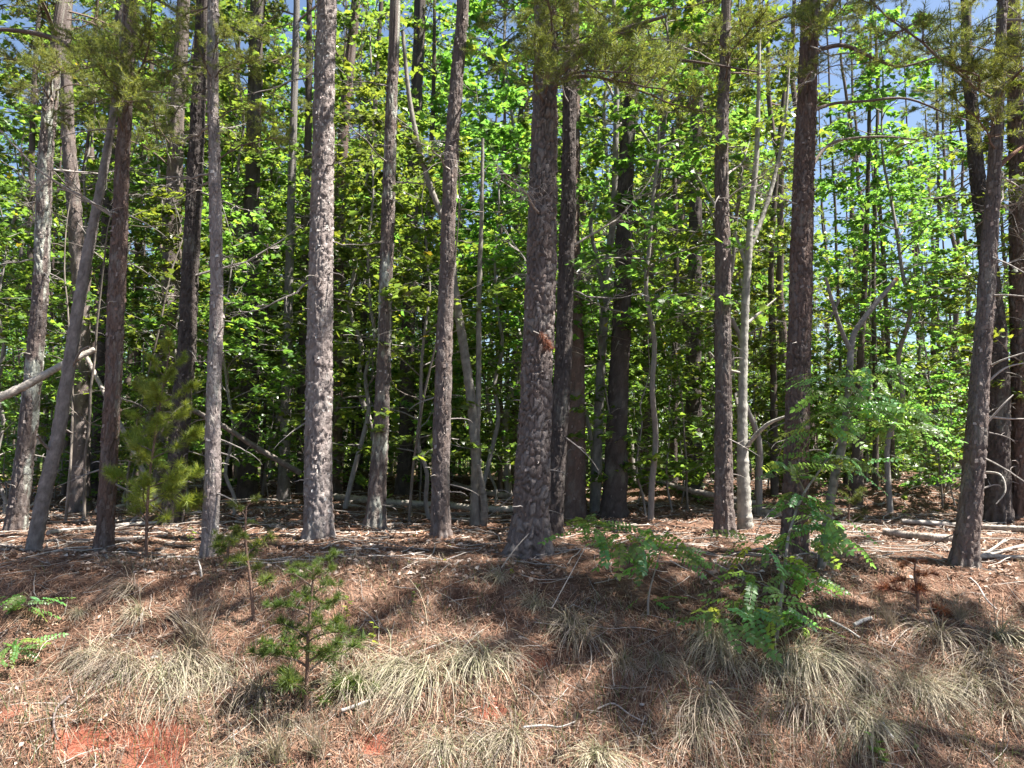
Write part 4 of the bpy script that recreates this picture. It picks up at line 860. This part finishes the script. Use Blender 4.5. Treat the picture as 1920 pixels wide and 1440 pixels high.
# ------------------------------------------------------------------ dry grass clumps, hanging down the bank
DRY = np.array([(.34, .285, .215), (.40, .34, .26), (.28, .24, .195), (.22, .19, .16), (.30, .265, .19), (.20, .185, .12)])
def grass_mesh(seed, n=230, L=.5, r=.10, up=1.0, droop=.17, down=.05, wid=.0028, slope=.47, spread=.55):
    rng = np.random.default_rng(seed); S = 8
    a = rng.uniform(0, 6.283, n); r = r * 1.25; q = r * np.sqrt(rng.random(n)); p = np.stack([q * np.cos(a), q * np.sin(a) * .7, np.zeros(n)], 1); p[:, 2] = slope * p[:, 1] - .01
    d = np.stack([rng.normal(0, spread, n), rng.normal(-.15, spread, n), np.full(n, up)], 1); d /= np.linalg.norm(d, axis=1)[:, None]
    l = L * rng.uniform(.45, 1.15, n); dk = droop * rng.uniform(.5, 2.3, n); side = np.stack([np.cos(a + 1.3), np.sin(a + 1.3), np.zeros(n)], 1) * wid
    pts = []
    for k in range(S + 1):
        w = (1 - (k / S) ** 1.6) * .95 + .05; pts.append((p - side * w, p + side * w))
        d = d + np.stack([d[:, 0] * .03 + rng.normal(0, .09, n), -down * np.ones(n) + rng.normal(0, .04, n), -dk], 1); d /= np.linalg.norm(d, axis=1)[:, None]
        p = p + d * (l / S)[:, None]; p[:, 2] = np.maximum(p[:, 2], slope * p[:, 1] + .012 + .02 * rng.random(n))
    V = np.stack([np.stack(x, 1) for x in pts], 1).reshape(-1, 3)                     # n, S+1, 2
    base = np.arange(n)[:, None] * (2 * (S + 1)); k = np.arange(S)[None] * 2
    Fq = np.stack([base + k, base + k + 1, base + k + 3, base + k + 2], -1).reshape(-1, 4)
    c = DRY[rng.choice(6, n, p=[.24, .2, .2, .16, .12, .08])] * rng.uniform(.8, 1.2, n)[:, None]
    c = np.repeat(c[:, None], 2 * (S + 1), 1); g = np.linspace(0, 1, S + 1).repeat(2)[None, :, None]; green = (rng.random(n) < .22)[:, None, None] * (1 - g) * .7
    c = c * (1 - green) + np.array([.16, .19, .07]) * green
    mb = MB(); mb.add(V, Fq, c.reshape(-1, 3)); return mb.mesh('grass_clump', M_GRASS)
GR_BIG = [grass_mesh(1, 240, .72, .09, .7, .42, .16, .0025, spread=.42), grass_mesh(2, 170, .85, .07, .6, .30, .16, .0026, spread=.5), grass_mesh(3, 210, .60, .12, .5, .36, .10, .0028, spread=.6),
          grass_mesh(4, 260, .66, .10, .9, .30, .14, .0026, spread=.35), grass_mesh(11, 140, .75, .06, .5, .26, .18, .0024, spread=.55), grass_mesh(12, 200, .5, .14, .6, .34, .12, .003, spread=.6)]
GR_MID = [grass_mesh(s, 150, .46, .06, .9, .26, .08, .0027, spread=.45) for s in (5, 6, 7)]
GR_UP = [grass_mesh(s, 120, .46, .05, 1.6, .09, .01, .0023, spread=.3) for s in (8, 9)]
CLUMPS = [  # pixel of the root, prototype list, scale, label
 (176, 1228, 'b', .95, 'dry grass clump at the left end of the lower-left row'), (232, 1250, 'b', .9, 'second dry grass clump from the left in the lower-left row'),
 (300, 1268, 'b', 1.0, 'drooping dry grass clump above the exposed red clay'), (352, 1240, 'b', 1.05, 'tall dry grass clump in the middle of the lower-left row'),
 (372, 1215, 'u', 1.2, 'upright greenish dry grass tuft topping the lower-left row'), (410, 1262, 'b', 1.1, 'broad weeping dry grass clump left of the dark pine sapling'),
 (330, 1312, 'b', .8, 'lowest dry grass clump over the exposed red clay'), (246, 1105, 'm', .9, 'small dry grass tuft on the upper left bank'), (258, 1155, 'm', .9, 'small drooping grass tuft below the upper left tuft'),
 (148, 1150, 'm', .5, 'tiny bleached grass tuft on the bare left bank'),
 (695, 1262, 'b', .85, 'dry grass clump right of the dark pine sapling'), (742, 1252, 'b', 1.05, 'left of the big pale grass clumps at lower centre'), (800, 1262, 'b', 1.05, 'large weeping pale grass clump at lower centre'),
 (858, 1235, 'b', 1.0, 'bright sunlit dry grass clump at lower centre'), (905, 1242, 'm', 1.0, 'short dry grass tuft right of the sunlit clump'), (745, 1312, 'b', .9, 'dark shaded grass clump below the big central ones'),
 (905, 1392, 'b', .8, 'pale grass clump at the bottom edge left of centre'), (835, 1402, 'b', .75, 'low grass clump at the bottom edge below the central clumps'), (960, 1385, 'm', 1.0, 'short grass tuft beside the bottom-edge clump'),
 (442, 1420, 'b', .6, 'arching grass clump at the bottom edge right of the clay'), (520, 1425, 'u', .9, 'upright thin grass at the bottom edge left of centre'), (596, 1420, 'u', .8, 'upright seedhead grass near the bottom below the dark sapling'),
 (1070, 1165, 'm', 1.0, 'dry grass tuft on the bank below the central pine'), (1088, 1195, 'm', 1.15, 'drooping grass tuft below the central pine tuft'), (1170, 1245, 'm', .75, 'lone small grass tuft on the sunlit straw'),
 (1236, 1238, 'm', .85, 'grass tuft under the tree shadow right of centre'), (955, 1235, 'm', .8, 'short grass tuft above the red clay scar'),
 (1338, 1205, 'b', .95, 'weeping dry grass clump left of the locust stem'), (1362, 1245, 'm', 1.1, 'grass clump just below the locust stem'), (1450, 1248, 'b', .95, 'first dry grass clump of the lower-right row'),
 (1505, 1240, 'b', 1.1, 'large drooping grass clump below the locust, lower right'), (1570, 1232, 'b', 1.1, 'broad grass clump with long leaning blades at lower right'), (1620, 1262, 'b', .95, 'shaded grass clump in the middle of the lower-right row'),
 (1500, 1312, 'b', 1.0, 'lower weeping grass clump at bottom right'), (1580, 1322, 'b', 1.0, 'grass clump with dark shaded heart at bottom right'), (1690, 1282, 'b', 1.0, 'tall weeping grass clump near the right edge'),
 (1735, 1298, 'b', .9, 'right-hand neighbour of the tall weeping grass clump'), (1332, 1318, 'b', .9, 'spiky grass clump at the bottom right of centre'), (1302, 1372, 'b', .85, 'bottom-edge grass clump right of centre'),
 (1625, 1365, 'b', .8, 'grass clump above the small bright green sprout'), (1755, 1195, 'm', 1.2, 'grass tuft on the upper right bank'), (1880, 1195, 'm', 1.3, 'grass tuft at the right edge of the bank'),
 (1845, 1240, 'm', 1.2, 'grass tuft below the right-edge tuft'), (1670, 1178, 'u', .7, 'upright yellowish grass below the locust crown'), (1800, 1165, 'u', .7, 'upright pale grass left of the right-edge tuft'),
 (650, 1225, 'm', 1.0, 'grass tuft right of the dark pine sapling top'), (660, 1285, 'm', 1.1, 'grass tuft beside the dark pine sapling'), (935, 1085, 'm', .8, 'grass tuft at the foot of the central pine'), (1005, 1135, 'm', .75, 'grass tuft below the central pine foot'),
 (1900, 1330, 'b', .8, 'dry grass clump at the lower right edge'), (1820, 1285, 'm', 1.2, 'grass tuft left of the lower right edge clump'), (480, 1300, 'm', 1.1, 'grass tuft left of the dark pine sapling foot'), (1120, 1420, 'm', .9, 'flattened grass tuft at the bottom edge centre'),
]
rg = random.Random(9)
for x, y, k, sc, lab in CLUMPS:
    if 'grass' not in lab: lab = 'dry grass clump ' + lab
    L_ = {'b': GR_BIG, 'm': GR_MID, 'u': GR_UP}[k]
    p = onground(x, y)
    thing('grass_clump', lab, 'grass clump', p, 'dry grass clumps hanging on the bank', rg.uniform(-.7, .7), L_[rg.randrange(len(L_))], (sc * rg.uniform(.95, 1.35), sc * rg.uniform(.95, 1.3), sc * rg.uniform(.85, 1.15)))

# ------------------------------------------------------------------ litter: straw, leaves, twigs, thin grass, cones, stones
def in_view(rng, n, y0, y1, pw=1.0):
    Y = y0 + (y1 - y0) * rng.random(n) ** pw; X = (rng.uniform(-150, 2070, n) - 960) / F_PX * Y; return X, Y
def slope_frame(X, Y):
    e = .04; z = gh(X, Y); gx = (gh(X + e, Y) - z) / e; gy = (gh(X, Y + e) - z) / e
    return z, gx, gy
CLX = np.array([[p[0], p[1], r] for p, r in CLAY_P])
def clay_at(X, Y):
    return np.max(np.exp(-((X[:, None] - CLX[None, :, 0]) / (1.25 * CLX[None, :, 2])) ** 2 - ((Y[:, None] - CLX[None, :, 1]) / (.75 * CLX[None, :, 2])) ** 2), 1)
def straw():
    rng = np.random.default_rng(5); mb = MB(); pal = np.array([(.40, .25, .17), (.33, .19, .125), (.27, .14, .09), (.46, .33, .24), (.22, .13, .09), (.34, .29, .25)])
    for y0, y1, n, w, l in ((4.4, 9.6, 110000, .0022, .085), (9, 16, 36000, .005, .15)):
        X, Y = in_view(rng, n, y0, y1); k = (clay_at(X, Y) < .55) | (rng.random(n) < .12); X, Y = X[k], Y[k]; n = len(X)
        z, gx, gy = slope_frame(X, Y); a = rng.uniform(0, 6.283, n); ln = l * rng.uniform(.5, 1.3, n); dx, dy = np.cos(a) * ln / 2, np.sin(a) * ln / 2
        lift = rng.uniform(.003, .028, n); tz = rng.normal(0, .15, n) * ln
        p0 = np.stack([X - dx, Y - dy, z - gx * dx - gy * dy + lift - tz / 2], 1); p1 = np.stack([X + dx, Y + dy, z + gx * dx + gy * dy + lift + tz / 2], 1)
        s = np.stack([-np.sin(a), np.cos(a), .4 * np.ones(n)], 1) * (w * rng.uniform(.6, 1.4, n))[:, None]
        V = np.stack([p0 - s, p0 + s, p1 + s * .7, p1 - s * .7], 1).reshape(-1, 3); c = pal[rng.integers(0, 6, n)] * rng.uniform(.4, .95, n)[:, None] * np.array([1, .95, .92])
        mb.add(V, np.arange(4 * n).reshape(-1, 4), np.repeat(c, 4, 0))
    o = link('pine_straw_litter', mb.mesh('pine_straw_litter', M_LITTER)); o['kind'] = 'stuff'
straw()
def dead_leaves():
    rng = np.random.default_rng(6); mb = MB(); pal = np.array([(.34, .24, .18), (.42, .33, .27), (.26, .16, .11), (.48, .40, .34), (.2, .12, .085)])
    for y0, y1, n, s in ((4.6, 7.4, 1300, .04), (7.3, 20, 30000, .065), (18, 34, 8000, .12)):
        X, Y = in_view(rng, n, y0, y1); z, gx, gy = slope_frame(X, Y); k = fbm(X * 1.3, Y * 1.3, 81) > .42; X, Y, z = X[k], Y[k], z[k]
        add_leaves(mb, rng, np.stack([X, Y, z + rng.uniform(.008, .035, len(X))], 1), s, RHOMB * np.array([1, 1, 1.8]), .55, None, pal)
    o = link('leaf_litter', mb.mesh('leaf_litter', M_LITTER)); o['kind'] = 'stuff'
dead_leaves()
def twig_litter():
    rng = np.random.default_rng(7); mb = MB()
    for y0, y1, n, L, r in ((4.6, 8.2, 420, .28, .0035), (7.8, 14, 950, .6, .008), (14, 26, 260, 1.2, .016)):
        X, Y = in_view(rng, n, y0, y1)
        for x, y in zip(X, Y):
            l = L * rng.uniform(.4, 1.6); P = crooked(rng, l, 5, .16) @ np.array(Matrix.Rotation(rng.uniform(0, 6.28), 3, 'Z')).T; P = P + [x, y, 0]; P[:, 2] = P[:, 2] * .15 + gh(P[:, 0], P[:, 1]) + r + rng.uniform(0, .04)
            V, Fq, _ = tube(P, np.linspace(r, r * .5, 6), 4); mb.add(V, Fq, np.array([.36, .32, .285]) * rng.uniform(.5, 1.25))
    o = link('twig_litter', mb.mesh('twig_litter', M_DEAD)); o['kind'] = 'stuff'
twig_litter()
def thin_grass():
    rng = np.random.default_rng(8); mb = MB(); n = 17000
    X, Y = in_view(rng, n, 4.6, 7.9); k = (fbm(X * .9, Y * .9, 91) + .25 * fbm(X * 4, Y * 4, 93) + .10 * (Y < 6) > .62); X, Y = X[k], Y[k]; n = len(X); z = gh(X, Y)
    a = rng.uniform(0, 6.283, n); l = rng.uniform(.06, .24, n) * (1 + .7 * (Y < 6)); p = np.stack([X, Y, z - .01], 1); d = np.stack([rng.normal(0, .35, n), rng.normal(-.2, .35, n), np.ones(n)], 1); s = np.stack([np.cos(a), np.sin(a), 0 * a], 1) * .0018
    p1 = p + d * (l * .5)[:, None]; p2 = p1 + (d + np.stack([rng.normal(0, .4, n), rng.normal(-.3, .3, n), -.8 * np.ones(n)], 1)) * (l * .5)[:, None]
    V = np.stack([p - s, p + s, p1 + s, p1 - s], 1).reshape(-1, 3); V2 = np.stack([p1 - s, p1 + s, p2], 1).reshape(-1, 3)
    c = DRY[rng.integers(0, 6, n)] * rng.uniform(.7, 1.2, n)[:, None]; g = rng.random(n) < .22; c[g] = (.11, .15, .05)
    mb.add(V, np.arange(4 * n).reshape(-1, 4), np.repeat(c, 4, 0)); mb.add(V2, np.arange(3 * n).reshape(-1, 3), np.repeat(c, 3, 0))
    o = link('thin_grass', mb.mesh('thin_grass', M_GRASS)); o['kind'] = 'stuff'
thin_grass()
def cone_mesh():
    mb = MB(); V = []
    for r in range(7):
        z = r / 6 * .06; rad = .022 * math.sin(math.pi * (.18 + .78 * r / 6)); m = 7
        for k in range(m):
            a = (k + .5 * (r % 2)) / m * 6.283; d = np.array([math.cos(a), math.sin(a), 0]); t = np.array([-math.sin(a), math.cos(a), 0]); c = np.array([0, 0, z])
            mb.add(np.array([c + d * rad * .3 - t * .006, c + d * rad * .3 + t * .006, c + d * rad * 1.25 + t * .006 + [0, 0, .009], c + d * rad * 1.25 - t * .006 + [0, 0, .009]]), [[0, 1, 2, 3]], np.array([.17, .13, .115]))
    return mb.mesh('pine_cone', M_DEAD)
CONE = cone_mesh()
for x, y, lab in [(310, 1165, 'dark pine cone on the straw at upper left of the bank'), (335, 1166, 'second pine cone beside the upper-left cone'), (1195, 1402, 'pine cone on the straw near the bottom edge'), (1055, 1418, 'pine cone at the bottom edge below the grey stick'),
                  (1085, 1348, 'pine cone right of the lower-centre stick'), (285, 1232, 'pine cone above the lower-left grass row'), (1258, 1336, 'pine cone left of the spiky grass clump')]:
    p = onground(x, y); thing('pine_cone', lab, 'pine cone', p + [0, 0, .02], 'pine cones lying on the bank', 0, CONE, 1.1).rotation_euler = (1.4, rg.uniform(-.5, .5), rg.uniform(0, 6))
def stone(label, px, s, col):
    import bmesh
    bm = bmesh.new(); bmesh.ops.create_icosphere(bm, subdivisions=2, radius=1); rng = np.random.default_rng(int(px[0]))
    for v in bm.verts: v.co *= 1 + rng.normal(0, .07); v.co.z *= .6
    me = bpy.data.meshes.new('stone'); bm.to_mesh(me); bm.free(); a = me.attributes.new('col', 'FLOAT_COLOR', 'POINT'); a.data.foreach_set('color', np.tile(np.array([*col, 1.0], np.float32), len(me.vertices))); me.materials.append(M_STONE)
    thing('stone', label, 'stone', onground(*px) + [0, 0, s * .3], None, rng.uniform(0, 6), me, s)
stone('small white stone below the weeping clump left of the locust', (1332, 1283), .022, (.5, .47, .46))
stone('grey stone between the upper-left grass tufts and clumps', (290, 1236), .03, (.33, .30, .28))
stone('pale pebble on the straw right of lower centre', (1204, 1324), .018, (.55, .52, .5))
